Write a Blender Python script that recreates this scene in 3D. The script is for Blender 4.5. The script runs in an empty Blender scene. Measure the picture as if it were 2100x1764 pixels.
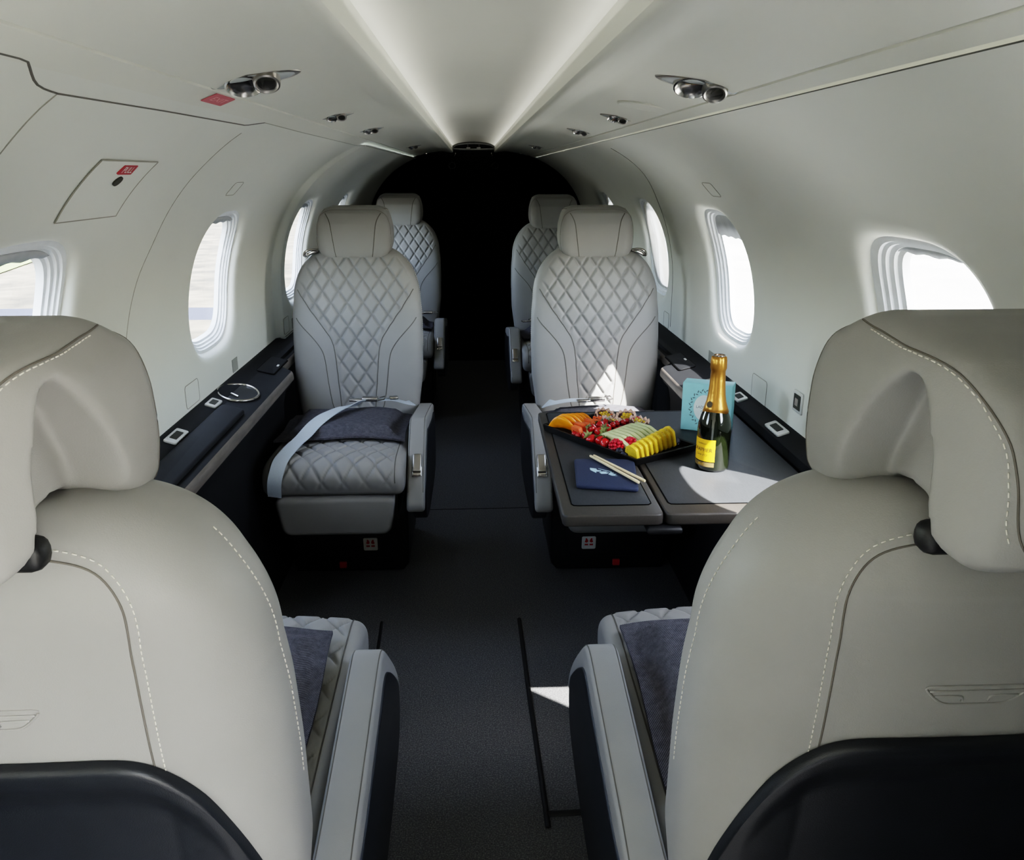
import bpy, bmesh, math, random
import numpy as np
from mathutils import Vector, Matrix
from mathutils.bvhtree import BVHTree
random.seed(7); rng = np.random.default_rng(7)
SC = bpy.context.scene
COL = SC.collection
PI = math.pi

# ------------------------------------------------------------------ materials
def lin(c):
    return tuple((v/255/12.92 if v/255 <= .04045 else ((v/255+.055)/1.055)**2.4) for v in c)
M = {}
def mat(name, rgb, rough=.5, metal=0., var=.06, vscale=30., bump=0., bscale=400., seam=False, spec=.5, coat=0., sheen=0., stretch=None, speck=None, trans=0., alpha_mix=None):
    m = bpy.data.materials.new(name); m.use_nodes = True
    nt = m.node_tree; N = nt.nodes; L = nt.links
    b = N['Principled BSDF']
    col = lin(rgb)
    tc = N.new('ShaderNodeTexCoord')
    vec = tc.outputs['Object']
    if stretch:
        mp = N.new('ShaderNodeMapping'); mp.inputs['Scale'].default_value = stretch
        L.new(vec, mp.inputs['Vector']); vec = mp.outputs['Vector']
    nz = N.new('ShaderNodeTexNoise'); nz.inputs['Scale'].default_value = vscale; nz.inputs['Detail'].default_value = 4
    L.new(vec, nz.inputs['Vector'])
    rp = N.new('ShaderNodeValToRGB')
    rp.color_ramp.elements[0].position = .3; rp.color_ramp.elements[1].position = .7
    rp.color_ramp.elements[0].color = (*[max(0, c*(1-var)) for c in col], 1)
    rp.color_ramp.elements[1].color = (*[min(1, c*(1+var)) for c in col], 1)
    L.new(nz.outputs['Fac'], rp.inputs['Fac'])
    out = rp.outputs['Color']
    if speck:
        n2 = N.new('ShaderNodeTexNoise'); n2.inputs['Scale'].default_value = speck[0]; n2.inputs['Detail'].default_value = 2
        L.new(vec, n2.inputs['Vector'])
        r2 = N.new('ShaderNodeValToRGB'); r2.color_ramp.elements[0].position = speck[1]; r2.color_ramp.elements[1].position = speck[2]
        L.new(n2.outputs['Fac'], r2.inputs['Fac'])
        mx = N.new('ShaderNodeMix'); mx.data_type = 'RGBA'
        L.new(r2.outputs['Color'], mx.inputs[0]); L.new(out, mx.inputs[6]); mx.inputs[7].default_value = (*lin(speck[3]), 1)
        out = mx.outputs[2]
    if seam:
        at = N.new('ShaderNodeAttribute'); at.attribute_name = 'seam'
        mx = N.new('ShaderNodeMix'); mx.data_type = 'RGBA'
        L.new(at.outputs['Fac'], mx.inputs[0]); L.new(out, mx.inputs[6]); mx.inputs[7].default_value = (*[c*.42 for c in col], 1)
        out = mx.outputs[2]
    L.new(out, b.inputs['Base Color'])
    b.inputs['Roughness'].default_value = rough; b.inputs['Metallic'].default_value = metal
    b.inputs['Specular IOR Level'].default_value = spec
    if coat: b.inputs['Coat Weight'].default_value = coat
    if sheen: b.inputs['Sheen Weight'].default_value = sheen
    if trans: b.inputs['Transmission Weight'].default_value = trans
    if bump:
        n3 = N.new('ShaderNodeTexNoise'); n3.inputs['Scale'].default_value = bscale; n3.inputs['Detail'].default_value = 3
        L.new(tc.outputs['Object'], n3.inputs['Vector'])
        bp = N.new('ShaderNodeBump'); bp.inputs['Strength'].default_value = bump; bp.inputs['Distance'].default_value = .002
        L.new(n3.outputs['Fac'], bp.inputs['Height']); L.new(bp.outputs['Normal'], b.inputs['Normal'])
    M[name] = m; return m

mat('liner', (219, 220, 213), .55, var=.015, vscale=4, bump=.04, bscale=900)
mat('ceiling_liner', (216, 216, 207), .5, var=.015, vscale=4, bump=.05, bscale=1200)
mat('seam_line', (150, 148, 138), .8)
mat('seam_dark', (98, 94, 89), .8)
mat('gap_dark', (60, 60, 56), .9)
mat('leather', (145, 144, 142), .5, var=.03, vscale=9, bump=.10, bscale=700, seam=True, spec=.35)
mat('stitch', (226, 222, 212), .7)
mat('shell_black', (27, 30, 36), .42, var=.1, bump=.15, bscale=900)
mat('black_plastic', (16, 17, 20), .5, var=.1, bump=.1, bscale=600)
mat('ledge_black', (25, 26, 29), .65, spec=.22, var=.12, bump=.2, bscale=700)
mat('pad_leather_black', (28, 29, 33), .65, spec=.22, var=.1, bump=.15, bscale=700)
mat('chrome', (196, 192, 186), .22, metal=1., var=.05)
mat('chrome_soft', (176, 172, 166), .34, metal=1., var=.05)
mat('plate_silver', (205, 205, 202), .4, metal=.3)
mat('white_plastic', (235, 234, 230), .4)
mat('red', (200, 34, 44), .5)
mat('sign_red', (178, 50, 58), .5)
mat('sign_faded', (190, 96, 104), .5)
mat('sign_pink', (226, 160, 164), .5)
mat('wood_strip', (98, 91, 85), .5, var=.25, vscale=25, stretch=(4, .5, 4))
mat("carpet", (98, 98, 100), .95, var=.35, vscale=320, bump=.9, bscale=700, speck=(300, .52, .64, (128, 128, 126)), spec=.1)
mat('carpet_edge', (20, 20, 22), .6)
mat('curtain', (7, 7, 8), .9, var=.3, vscale=60, spec=.1)
mat('curtain_trim', (9, 9, 10), .9, var=.2, spec=.1)
mat('table_rim', (62, 58, 54), .5, var=.10, vscale=40, stretch=(9, 1.2, 4))
mat('table_inset', (56, 58, 61), .55, spec=.3, var=.10, vscale=30, stretch=(16, 2, 4), bump=.05)
mat('tray_black', (14, 14, 15), .35)
mat('napkin', (34, 44, 70), .75, var=.12, vscale=300, bump=.2)
mat('emblem', (172, 206, 226), .6)
mat('chopstick', (232, 214, 172), .55, var=.08, stretch=(2, 2, 30))
mat('box_blue', (150, 208, 214), .6, var=.04, vscale=60)
mat('box_mark', (88, 108, 114), .6)
mat('box_white', (222, 232, 230), .6)
mat('belt', (186, 196, 206), .6, var=.06, vscale=600, bump=.15)
mat('gold_foil', (184, 132, 62), .33, metal=.85, var=.12, vscale=30, bump=.25, bscale=160)
mat('gold_light', (240, 205, 90), .4, metal=.5, var=.05)
mat('bottle_glass', (16, 20, 10), .06, var=.2, coat=.6)
mat('label_yellow', (240, 184, 24), .5, var=.04)
mat('label_ink', (62, 50, 22), .6)
mat('label_band', (120, 100, 60), .5)
mat('mango', (244, 150, 18), .4, var=.12, vscale=40, bump=.2, bscale=120)
mat('papaya', (238, 112, 62), .4, var=.14, vscale=60, bump=.2, bscale=200)
mat('papaya_rind', (240, 160, 120), .5)
mat('melon', (214, 222, 172), .42, var=.10, vscale=60, bump=.15, bscale=150)
mat('melon_rind', (226, 228, 186), .5)
mat('pineapple', (236, 202, 58), .42, var=.16, vscale=70, bump=.5, bscale=140, speck=(180, .62, .72, (180, 120, 20)))
mat('berry_red', (176, 20, 26), .2, var=.25, vscale=60, coat=.4)
mat('raspberry', (190, 24, 46), .45, var=.2, vscale=200)
mat('strawberry', (190, 22, 26), .3, var=.25, vscale=140, coat=.3)
mat('leafgreen', (112, 118, 66), .6, var=.3, vscale=150)
mat('blueberry', (30, 32, 52), .5, var=.25, vscale=80)
mat('passion_rind', (84, 44, 44), .35, var=.3, vscale=60)
mat('passion_flesh', (224, 190, 172), .5, var=.12)
mat('passion_pulp', (206, 168, 40), .2, var=.3, vscale=200)
mat('sticker_grey', (150, 150, 142), .6, var=.12, vscale=300)
mat('lens', (200, 205, 206), .2, coat=.4)
mat('speaker_mesh', (206, 204, 194), .6, var=.08, vscale=900)
mat('shade_grey', (176, 180, 184), .6)
mat('vent_grey', (150, 152, 150), .5)
mat('shade_white', (240, 240, 238), .8)
M['shade_white'].node_tree.nodes['Principled BSDF'].inputs['Transmission Weight'].default_value = .35
M['shade_white'].node_tree.nodes['Principled BSDF'].inputs['IOR'].default_value = 1.0
M['shade_white'].node_tree.nodes['Principled BSDF'].inputs['Roughness'].default_value = 1.
mat('frame_white', (232, 236, 240), .4)
mat('net_ring', (120, 118, 112), .3, metal=1.)

# felt pad: woven diagonal twill
def felt():
    m = mat('felt', (92, 91, 97), .95, var=.2, vscale=90, spec=.1)
    nt = m.node_tree; N = nt.nodes; L = nt.links; b = N['Principled BSDF']
    tc = N.new('ShaderNodeTexCoord'); mp = N.new('ShaderNodeMapping'); mp.inputs['Rotation'].default_value = (0, 0, .6)
    L.new(tc.outputs['Object'], mp.inputs['Vector'])
    w = N.new('ShaderNodeTexWave'); w.inputs['Scale'].default_value = 110; w.inputs['Distortion'].default_value = 2.0; w.inputs['Detail Scale'].default_value = 6
    L.new(mp.outputs['Vector'], w.inputs['Vector'])
    src = b.inputs['Base Color'].links[0].from_socket
    mx = N.new('ShaderNodeMix'); mx.data_type = 'RGBA'; mx.blend_type = 'MULTIPLY'; mx.inputs[0].default_value = 1
    r = N.new('ShaderNodeValToRGB'); r.color_ramp.elements[0].color = (.5, .5, .5, 1); r.color_ramp.elements[1].color = (1.35, 1.35, 1.35, 1)
    L.new(w.outputs['Fac'], r.inputs['Fac']); L.new(src, mx.inputs[6]); L.new(r.outputs['Color'], mx.inputs[7]); L.new(mx.outputs[2], b.inputs['Base Color'])
    bp = N.new('ShaderNodeBump'); bp.inputs['Strength'].default_value = .5; bp.inputs['Distance'].default_value = .001
    L.new(w.outputs['Fac'], bp.inputs['Height']); L.new(bp.outputs['Normal'], b.inputs['Normal'])
felt()

def glass():
    m = bpy.data.materials.new('pane_glass'); m.use_nodes = True; nt = m.node_tree; N = nt.nodes; L = nt.links
    for n in list(N): N.remove(n)
    o = N.new('ShaderNodeOutputMaterial'); t = N.new('ShaderNodeBsdfTransparent'); g = N.new('ShaderNodeBsdfGlossy'); x = N.new('ShaderNodeMixShader'); f = N.new('ShaderNodeFresnel')
    t.inputs['Color'].default_value = (.93, .95, .96, 1); g.inputs['Roughness'].default_value = .03; f.inputs['IOR'].default_value = 1.3
    q = N.new('ShaderNodeMath'); q.operation = 'MULTIPLY'; q.inputs[1].default_value = .22; L.new(f.outputs[0], q.inputs[0]); L.new(q.outputs[0], x.inputs[0]); L.new(t.outputs[0], x.inputs[1]); L.new(g.outputs[0], x.inputs[2]); L.new(x.outputs[0], o.inputs['Surface'])
    M['pane_glass'] = m
glass()

def ground_mat():
    m = bpy.data.materials.new('asphalt'); m.use_nodes = True; nt = m.node_tree; N = nt.nodes; L = nt.links; b = N['Principled BSDF']
    tc = N.new('ShaderNodeTexCoord'); v = tc.outputs['Object']
    n1 = N.new('ShaderNodeTexNoise'); n1.inputs['Scale'].default_value = .5; n1.inputs['Detail'].default_value = 9; L.new(v, n1.inputs['Vector'])
    r1 = N.new('ShaderNodeValToRGB'); r1.color_ramp.elements[0].position = .32; r1.color_ramp.elements[1].position = .72
    r1.color_ramp.elements[0].color = (*lin((160, 158, 150)), 1); r1.color_ramp.elements[1].color = (*lin((214, 208, 194)), 1)
    L.new(n1.outputs['Fac'], r1.inputs['Fac'])
    # one darker strip across the apron
    sx = N.new('ShaderNodeSeparateXYZ'); L.new(v, sx.inputs[0])
    def cmp(sock, op, val):
        c = N.new('ShaderNodeMath'); c.operation = op; L.new(sock, c.inputs[0]); c.inputs[1].default_value = val; return c.outputs[0]
    def mul(a, c):
        q = N.new('ShaderNodeMath'); q.operation = 'MULTIPLY'; L.new(a, q.inputs[0]); L.new(c, q.inputs[1]); return q.outputs[0]
    f = mul(mul(cmp(sx.outputs[1], 'GREATER_THAN', 15.4), cmp(sx.outputs[1], 'LESS_THAN', 16.9)), cmp(sx.outputs[0], 'LESS_THAN', -3.))
    mx = N.new('ShaderNodeMix'); mx.data_type = 'RGBA'; L.new(f, mx.inputs[0]); L.new(r1.outputs[0], mx.inputs[6]); mx.inputs[7].default_value = (*lin((112, 116, 128)), 1)
    far = cmp(sx.outputs[0], 'LESS_THAN', -1.)   # exit-side ground colour darkened, standing in for the aircraft's shadow
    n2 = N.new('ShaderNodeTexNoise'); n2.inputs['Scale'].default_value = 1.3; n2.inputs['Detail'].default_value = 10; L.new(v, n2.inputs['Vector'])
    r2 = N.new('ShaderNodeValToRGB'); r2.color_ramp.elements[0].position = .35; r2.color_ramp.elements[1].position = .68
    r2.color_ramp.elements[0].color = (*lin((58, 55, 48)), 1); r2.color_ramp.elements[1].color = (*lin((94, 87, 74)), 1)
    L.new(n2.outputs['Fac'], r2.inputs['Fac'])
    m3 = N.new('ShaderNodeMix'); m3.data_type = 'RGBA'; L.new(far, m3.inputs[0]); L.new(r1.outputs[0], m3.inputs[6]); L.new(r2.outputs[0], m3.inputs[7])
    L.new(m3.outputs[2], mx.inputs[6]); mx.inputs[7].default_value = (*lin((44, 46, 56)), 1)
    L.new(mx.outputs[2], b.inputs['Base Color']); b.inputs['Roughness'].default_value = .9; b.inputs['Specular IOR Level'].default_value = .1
    M['asphalt'] = m
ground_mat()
mat('grass', (84, 92, 36), .9, var=.5, vscale=1.6, bump=.6, bscale=8)

# ------------------------------------------------------------------ mesh helpers
def link(name, me, parent=None):
    o = bpy.data.objects.new(name, me); COL.objects.link(o)
    if parent is not None: o.parent = parent
    return o
class MB:
    def __init__(s): s.v = []; s.f = []; s.m = []; s.seam = []
    def add(s, v, f, mi=0, T=None, seam=None):
        b = len(s.v)
        if T is not None: v = [T @ Vector(p) for p in v]
        s.v.extend([tuple(p) for p in v]); s.f.extend([tuple(b+i for i in q) for q in f]); s.m.extend([mi]*len(f))
        s.seam.extend(list(seam) if seam is not None else [0.]*len(v))
        return s
    def mirror(s):
        n = MB(); n.v = [(-x, y, z) for x, y, z in s.v]; n.f = [tuple(reversed(q)) for q in s.f]; n.m = list(s.m); n.seam = list(s.seam); return n
    def build(s, name, mats, parent=None, sharp=45, smooth=True, label=None):
        me = bpy.data.meshes.new(name)
        me.from_pydata(s.v, [], s.f)
        for k in (mats if isinstance(mats, (list, tuple)) else [mats]): me.materials.append(M[k])
        if len(me.polygons) == len(s.m): me.polygons.foreach_set('material_index', s.m)
        me.polygons.foreach_set('use_smooth', [smooth]*len(me.polygons))
        if any(s.seam):
            a = me.attributes.new('seam', 'FLOAT', 'POINT'); a.data.foreach_set('value', s.seam)
        me.validate(); me.update()
        if smooth and sharp: me.set_sharp_from_angle(angle=math.radians(sharp))
        o = link(name, me, parent)
        if label: o['label'] = label
        return o
def empty(name, loc=(0, 0, 0), rz=0):
    o = bpy.data.objects.new(name, None); COL.objects.link(o); o.location = loc; o.rotation_euler = (0, 0, rz); o.empty_display_size = .05
    return o
def tag(o, label, cat, group=None, kind=None):
    o['label'] = label; o['category'] = cat
    if group: o['group'] = group
    if kind: o['kind'] = kind
    return o
def struct(o, label=None):
    o['kind'] = 'structure'
    if label: o['label'] = label
    return o
def dup(root, loc=None, rot=None):
    r = root.copy(); COL.objects.link(r)
    for ch in list(root.children):
        c = ch.copy(); COL.objects.link(c); c.parent = r
        for g in list(ch.children):
            d = g.copy(); COL.objects.link(d); d.parent = c
    if loc is not None: r.location = loc
    if rot is not None: r.rotation_euler = rot
    return r
def TR(loc=(0, 0, 0), rx=0, ry=0, rz=0, s=(1, 1, 1)):
    return Matrix.Translation(loc) @ Matrix.Rotation(rz, 4, 'Z') @ Matrix.Rotation(ry, 4, 'Y') @ Matrix.Rotation(rx, 4, 'X') @ Matrix.Diagonal((*s, 1))
def rbox(sx, sy, sz, r=.005, seg=2):
    bm = bmesh.new(); bmesh.ops.create_cube(bm, size=1)
    for v in bm.verts: v.co = Vector((v.co.x*sx, v.co.y*sy, v.co.z*sz))
    if r: bmesh.ops.bevel(bm, geom=list(bm.edges), offset=r, segments=seg, profile=.5, affect='EDGES')
    bm.verts.index_update()
    v = [tuple(q.co) for q in bm.verts]; f = [tuple(x.index for x in p.verts) for p in bm.faces]; bm.free(); return v, f
def spline(pts, n=12, closed=False):
    P = [np.array(p, float) for p in pts]; K = len(P); out = []
    rngk = range(K if closed else K-1)
    for i in rngk:
        if closed: a, b, c, d = P[(i-1) % K], P[i], P[(i+1) % K], P[(i+2) % K]
        else: a, b, c, d = P[max(i-1, 0)], P[i], P[i+1], P[min(i+2, K-1)]
        for k in range(n):
            t = k/n
            out.append(.5*((2*b)+(-a+c)*t+(2*a-5*b+4*c-d)*t*t+(-a+3*b-3*c+d)*t**3))
    if not closed: out.append(P[-1])
    return np.array(out)
def resample(pts, step, closed=False):
    P = np.array(pts, float)
    if closed: P = np.vstack([P, P[:1]])
    d = np.r_[0, np.cumsum(np.linalg.norm(np.diff(P, axis=0), axis=1))]
    n = max(2, int(round(d[-1]/step))+1); t = np.linspace(0, d[-1], n)
    if closed: t = t[:-1]
    return np.stack([np.interp(t, d, P[:, i]) for i in range(P.shape[1])], 1)
def rrect(hx, hy, r, n=6, cx=0, cy=0):
    out = []
    for (sx, sy, a0) in ((1, 1, 0), (-1, 1, 90), (-1, -1, 180), (1, -1, 270)):
        for k in range(n+1):
            a = math.radians(a0+90*k/n); out.append((cx+sx*(hx-r)+r*math.cos(a), cy+sy*(hy-r)+r*math.sin(a)))
    return out
def ccw(o):
    a = sum(o[i][0]*o[(i+1) % len(o)][1]-o[(i+1) % len(o)][0]*o[i][1] for i in range(len(o)))
    return [tuple(p) for p in (o if a > 0 else o[::-1])]
def inset2(o, d):
    P = np.array(o); a = np.roll(P, 1, 0); b = np.roll(P, -1, 0)
    e1 = P-a; e2 = b-P
    e1 /= np.linalg.norm(e1, axis=1)[:, None]+1e-12; e2 /= np.linalg.norm(e2, axis=1)[:, None]+1e-12
    n = np.stack([-(e1[:, 1]+e2[:, 1]), e1[:, 0]+e2[:, 0]], 1); l = np.linalg.norm(n, axis=1)[:, None]+1e-9; n /= l
    c = np.clip((n*np.stack([-e1[:, 1], e1[:, 0]], 1)).sum(1), .5, 1)[:, None]
    return P+n*d/c
def prism(o, c0, c1, r=.004, seg=3, ax=lambda a, b, c: (a, b, c), r0=None):
    """rounded extrusion of a closed 2-D outline along c"""
    o = ccw(o); n = len(o); rings = []
    ra = r if r0 is None else r0
    for k in range(seg+1 if ra else 1):
        t = (k/seg)*PI/2 if ra else 0
        rings.append((inset2(o, ra*(1-math.sin(t))) if ra else np.array(o), c0+(ra*(1-math.cos(t)) if ra else 0)))
    for k in range(seg, -1, -1) if r else [0]:
        t = (k/seg)*PI/2 if r else 0
        rings.append((inset2(o, r*(1-math.sin(t))) if r else np.array(o), c1-(r*(1-math.cos(t)) if r else 0)))
    v = []; f = []
    for P, c in rings: v += [ax(p[0], p[1], c) for p in P]
    for k in range(len(rings)-1):
        for i in range(n):
            j = (i+1) % n; f.append((k*n+i, k*n+j, (k+1)*n+j, (k+1)*n+i))
    f.append(tuple(range(n-1, -1, -1))); f.append(tuple((len(rings)-1)*n+i for i in range(n)))
    A = np.array(ax(1, 0, 0)); B = np.array(ax(0, 1, 0)); C = np.array(ax(0, 0, 1)); O = np.array(ax(0, 0, 0))
    if np.dot(np.cross(A-O, B-O), C-O) < 0: f = [tuple(reversed(q)) for q in f]
    return v, f
def tube(path, r, n=8, closed=False, up=(0, 0, 1)):
    P = [Vector(p) for p in path]; K = len(P); v = []; f = []
    rr = r if hasattr(r, '__len__') else [r]*K
    ref = Vector(up)
    for i in range(K):
        t = (P[(i+1) % K]-P[(i-1) % K]) if closed else (P[min(i+1, K-1)]-P[max(i-1, 0)])
        t.normalize(); a = ref-t*ref.dot(t)
        if a.length < 1e-4: a = Vector((1, 0, 0))-t*t.x
        a.normalize(); b = t.cross(a)
        for k in range(n):
            w = 2*PI*k/n; v.append(P[i]+(a*math.cos(w)+b*math.sin(w))*rr[i])
    for i in range(K if closed else K-1):
        for k in range(n):
            f.append((i*n+k, i*n+(k+1) % n, ((i+1) % K)*n+(k+1) % n, ((i+1) % K)*n+k))
    if not closed:
        f.append(tuple(range(n-1, -1, -1))); f.append(tuple((K-1)*n+k for k in range(n)))
    return v, f
def lathe(prof, n=32, T=None):
    v = []; f = []; K = len(prof)
    for r, z in prof:
        for k in range(n):
            a = 2*PI*k/n; v.append((r*math.cos(a), r*math.sin(a), z))
    for i in range(K-1):
        for k in range(n): f.append((i*n+k, i*n+(k+1) % n, (i+1)*n+(k+1) % n, (i+1)*n+k))
    if prof[0][0] > 1e-6: f.append(tuple(range(n-1, -1, -1)))
    if prof[-1][0] > 1e-6: f.append(tuple((K-1)*n+k for k in range(n)))
    if T is not None: v = [T @ Vector(p) for p in v]
    return v, f
def sphere(r=1, n=10, m=7, s=(1, 1, 1)):
    prof = [(max(1e-4, r*math.sin(PI*i/m)), -r*math.cos(PI*i/m)) for i in range(m+1)]
    v, f = lathe(prof, n); return [(x*s[0], y*s[1], z*s[2]) for x, y, z in v], f
def gridfaces(nu, nv, closed_u=False, flip=False):
    f = []
    for j in range(nv-1):
        for i in range(nu if closed_u else nu-1):
            a = j*nu+i; b = j*nu+(i+1) % nu; q = (a, b, b+nu, a+nu); f.append(q[::-1] if flip else q)
    return f
def text(s, size, align='CENTER', extrude=0., shear=0.):
    c = bpy.data.curves.new('t', 'FONT'); c.body = s; c.size = size; c.align_x = align; c.align_y = 'CENTER'; c.extrude = extrude; c.shear = shear
    o = bpy.data.objects.new('t', c); COL.objects.link(o)
    dg = bpy.context.evaluated_depsgraph_get(); me = bpy.data.meshes.new_from_object(o.evaluated_get(dg))
    v = [tuple(p.co) for p in me.vertices]; f = [tuple(p.vertices) for p in me.polygons]
    bpy.data.objects.remove(o); bpy.data.meshes.remove(me); bpy.data.curves.remove(c)
    return v, f
def bvh_of(mb): return BVHTree.FromPolygons([Vector(p) for p in mb.v], mb.f)
def on_surface(bvh, pts, off=0.):
    out = []
    for p in pts:
        q, n, i, d = bvh.find_nearest(Vector(p))
        out.append(q+n*off)
    return out
def smooth_on(bvh, pts, off, closed=False, it=5):
    Q = on_surface(bvh, pts, 0)
    for _ in range(it):
        q = [Vector(p) for p in Q]; n = len(q)
        for i in range(n):
            if closed or 0 < i < n-1: q[i] = (Q[(i-1) % n]+Q[i]*2+Q[(i+1) % n])/4
        Q = on_surface(bvh, q, 0)
    return on_surface(bvh, Q, off) if it else Q
def stitches(mb, bvh, path, mi, gap=.0068, ln=.0040, r=.0006):
    P = resample([tuple(q) for q in smooth_on(bvh, resample(path, .004), 0)], gap)
    for i in range(len(P)-1):
        d = P[i+1]-P[i]; a = P[i]; b = P[i]+d*(ln/gap)
        q = on_surface(bvh, [a, (a+b)/2, b], .0006); v, f = tube(q, r, 6); mb.add(v, f, mi)
def seam_line(mb, bvh, path, mi, r=.0014, step=.006, off=.0002, closed=False):
    P = resample(path, step, closed); v, f = tube(smooth_on(bvh, P, off, closed), r, 6, closed); mb.add(v, f, mi)
# signed distance of 2-D polygon (vectorised) and naive surface nets
def sdpoly(x, y, poly):
    P = np.array(ccw(poly)); d = np.full(x.shape, 1e9); s = np.ones(x.shape)
    n = len(P)
    for i in range(n):
        a = P[i]; b = P[i-1]; ex, ey = b-a; wx = x-a[0]; wy = y-a[1]
        t = np.clip((wx*ex+wy*ey)/(ex*ex+ey*ey+1e-12), 0, 1)
        d = np.minimum(d, (wx-ex*t)**2+(wy-ey*t)**2)
        c1 = y >= a[1]; c2 = y < b[1]; c3 = ex*wy > ey*wx
        s = np.where((c1 & c2 & c3) | (~c1 & ~c2 & ~c3), -s, s)
    return s*np.sqrt(d)
def smax(a, b, k):
    h = np.clip(.5-.5*(b-a)/k, 0, 1); return b*(1-h)+a*h+k*h*(1-h)
def smin(a, b, k): return -smax(-a, -b, k)
def nets(F, org, h):
    S = F < 0; nx, ny, nz = F.shape
    cnt = np.zeros((nx-1, ny-1, nz-1)); acc = np.zeros((nx-1, ny-1, nz-1, 3))
    I, J, K = np.meshgrid(np.arange(nx-1), np.arange(ny-1), np.arange(nz-1), indexing='ij')
    base = np.stack([I, J, K], -1).astype(float)
    corners = [(a, b, c) for a in (0, 1) for b in (0, 1) for c in (0, 1)]
    for a in corners:
        for ax in range(3):
            if a[ax]: continue
            b = list(a); b[ax] = 1
            fa = F[a[0]:nx-1+a[0], a[1]:ny-1+a[1], a[2]:nz-1+a[2]]; fb = F[b[0]:nx-1+b[0], b[1]:ny-1+b[1], b[2]:nz-1+b[2]]
            m = (fa < 0) != (fb < 0)
            t = np.where(m, fa/np.where(m, fa-fb, 1), 0)
            p = base+np.array(a, float); p[..., ax] += t
            acc += np.where(m[..., None], p, 0); cnt += m
    act = cnt > 0; idx = -np.ones(act.shape, int); idx[act] = np.arange(act.sum())
    V = acc[act]/cnt[act][:, None]*h+np.array(org)
    faces = []
    for ax in range(3):
        o1, o2 = [(1, 2), (2, 0), (0, 1)][ax]
        sl = [slice(0, n) for n in F.shape]; sl2 = list(sl)
        sl[ax] = slice(0, F.shape[ax]-1); sl2[ax] = slice(1, F.shape[ax])
        A = S[tuple(sl)]; B = S[tuple(sl2)]; ch = np.argwhere(A != B)
        for c in ch:
            if c[o1] == 0 or c[o2] == 0 or c[o1] >= F.shape[o1]-1 or c[o2] >= F.shape[o2]-1: continue
            q = []
            for (u, w) in ((-1, -1), (0, -1), (0, 0), (-1, 0)):
                e = c.copy(); e[o1] += u; e[o2] += w; q.append(idx[tuple(e)])
            if A[tuple(c)]: faces.append(tuple(q))
            else: faces.append(tuple(q[::-1]))
    return [tuple(p) for p in V], faces

# ------------------------------------------------------------------ camera (from the vanishing points of the photograph)
FPX = 1760.; VPX, VPY = 967., 355.
yc = Vector(((VPX-1050)/FPX, (VPY-882)/FPX, 1.)).normalized()
zc = Vector((0, -yc.z, yc.y)).normalized(); xc = yc.cross(zc)
Rm = Matrix((xc, yc, zc)).transposed()          # camera = Rm @ world ; rows are right, down, forward
right, down, fwd = Vector(Rm[0]), Vector(Rm[1]), Vector(Rm[2])
cam = bpy.data.cameras.new('camera'); co = bpy.data.objects.new('camera', cam); COL.objects.link(co)
cam.sensor_fit = 'HORIZONTAL'; cam.sensor_width = 36; cam.lens = FPX/2100*36; cam.clip_start = .02; cam.clip_end = 500
CAM = Vector((-.015, 0, 1.3))
co.matrix_world = Matrix(((right.x, -down.x, -fwd.x, CAM.x), (right.y, -down.y, -fwd.y, CAM.y), (right.z, -down.z, -fwd.z, CAM.z), (0, 0, 0, 1)))
SC.camera = co

# ------------------------------------------------------------------ fuselage shell
HW, ZC, HH, EX = .76, .85, .61, 2.4
def make_prof():
    pts = [(.66, 0.), (.70, .15), (.74, .38), (.757, .6), (.76, .85)]
    pts = list(spline(pts, 10)[:-1])
    for a in np.linspace(0, PI/2, 200):
        c, s = math.cos(a), math.sin(a); x = HW*c**(2/EX); z = ZC+HH*s**(2/EX)
        if x < .412: break
        pts.append((x, z))
    x = .412; pts.append((x, ZC+HH*(1-(x/HW)**EX)**(1/EX)))
    return np.array(pts)
PROF = make_prof(); PS = np.r_[0, np.cumsum(np.linalg.norm(np.diff(PROF, axis=0), axis=1))]
def pxz(s): return np.interp(s, PS, PROF[:, 0]), np.interp(s, PS, PROF[:, 1])
def pn(s):
    a = pxz(max(0, s-.01)); b = pxz(min(PS[-1], s+.01)); d = (b[0]-a[0], b[1]-a[1]); l = math.hypot(*d); return d[1]/l, -d[0]/l
def s_of_z(z): return float(np.interp(z, PROF[:, 1], PS))
SA, SB = s_of_z(.70), s_of_z(1.285)
WIN = {-1: [1.36, 2.50, 3.565, 4.62], 1: [1.395, 2.56, 3.63, 4.70]}
WHY = .212; S0W, S1W = s_of_z(.805), s_of_z(1.195); WCS = (S0W+S1W)/2; WHS = (S1W-S0W)/2
DOOR = (-1.15, -.12)
def wall_x_shift(sg, y):     # the lining behind the frame steps inwards a little on one side
    if sg < 0: return -.028*float(np.clip((y-3.235)/.025, 0, 1))
    return 0.
YEND, YST = 6.2, -2.8
def W(sg, y, s, d=0.):
    x, z = pxz(s); nx, nz = pn(s)
    return (sg*(x+wall_x_shift(sg, y)+nx*d), y, z+nz*d)
def hole_xy(u, v, e, n=3.3):
    k = (abs(u)**n+abs(v)**n)**(-1/n); return u*k*(WHY+e), v*k*(WHS+e)
RINGS = [(.034, 0), (.022, .001), (.012, .004), (.005, .009), (.001, .015), (-.001, .021)]
NYC, NSC = 29, 29; WY = .285
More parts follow.
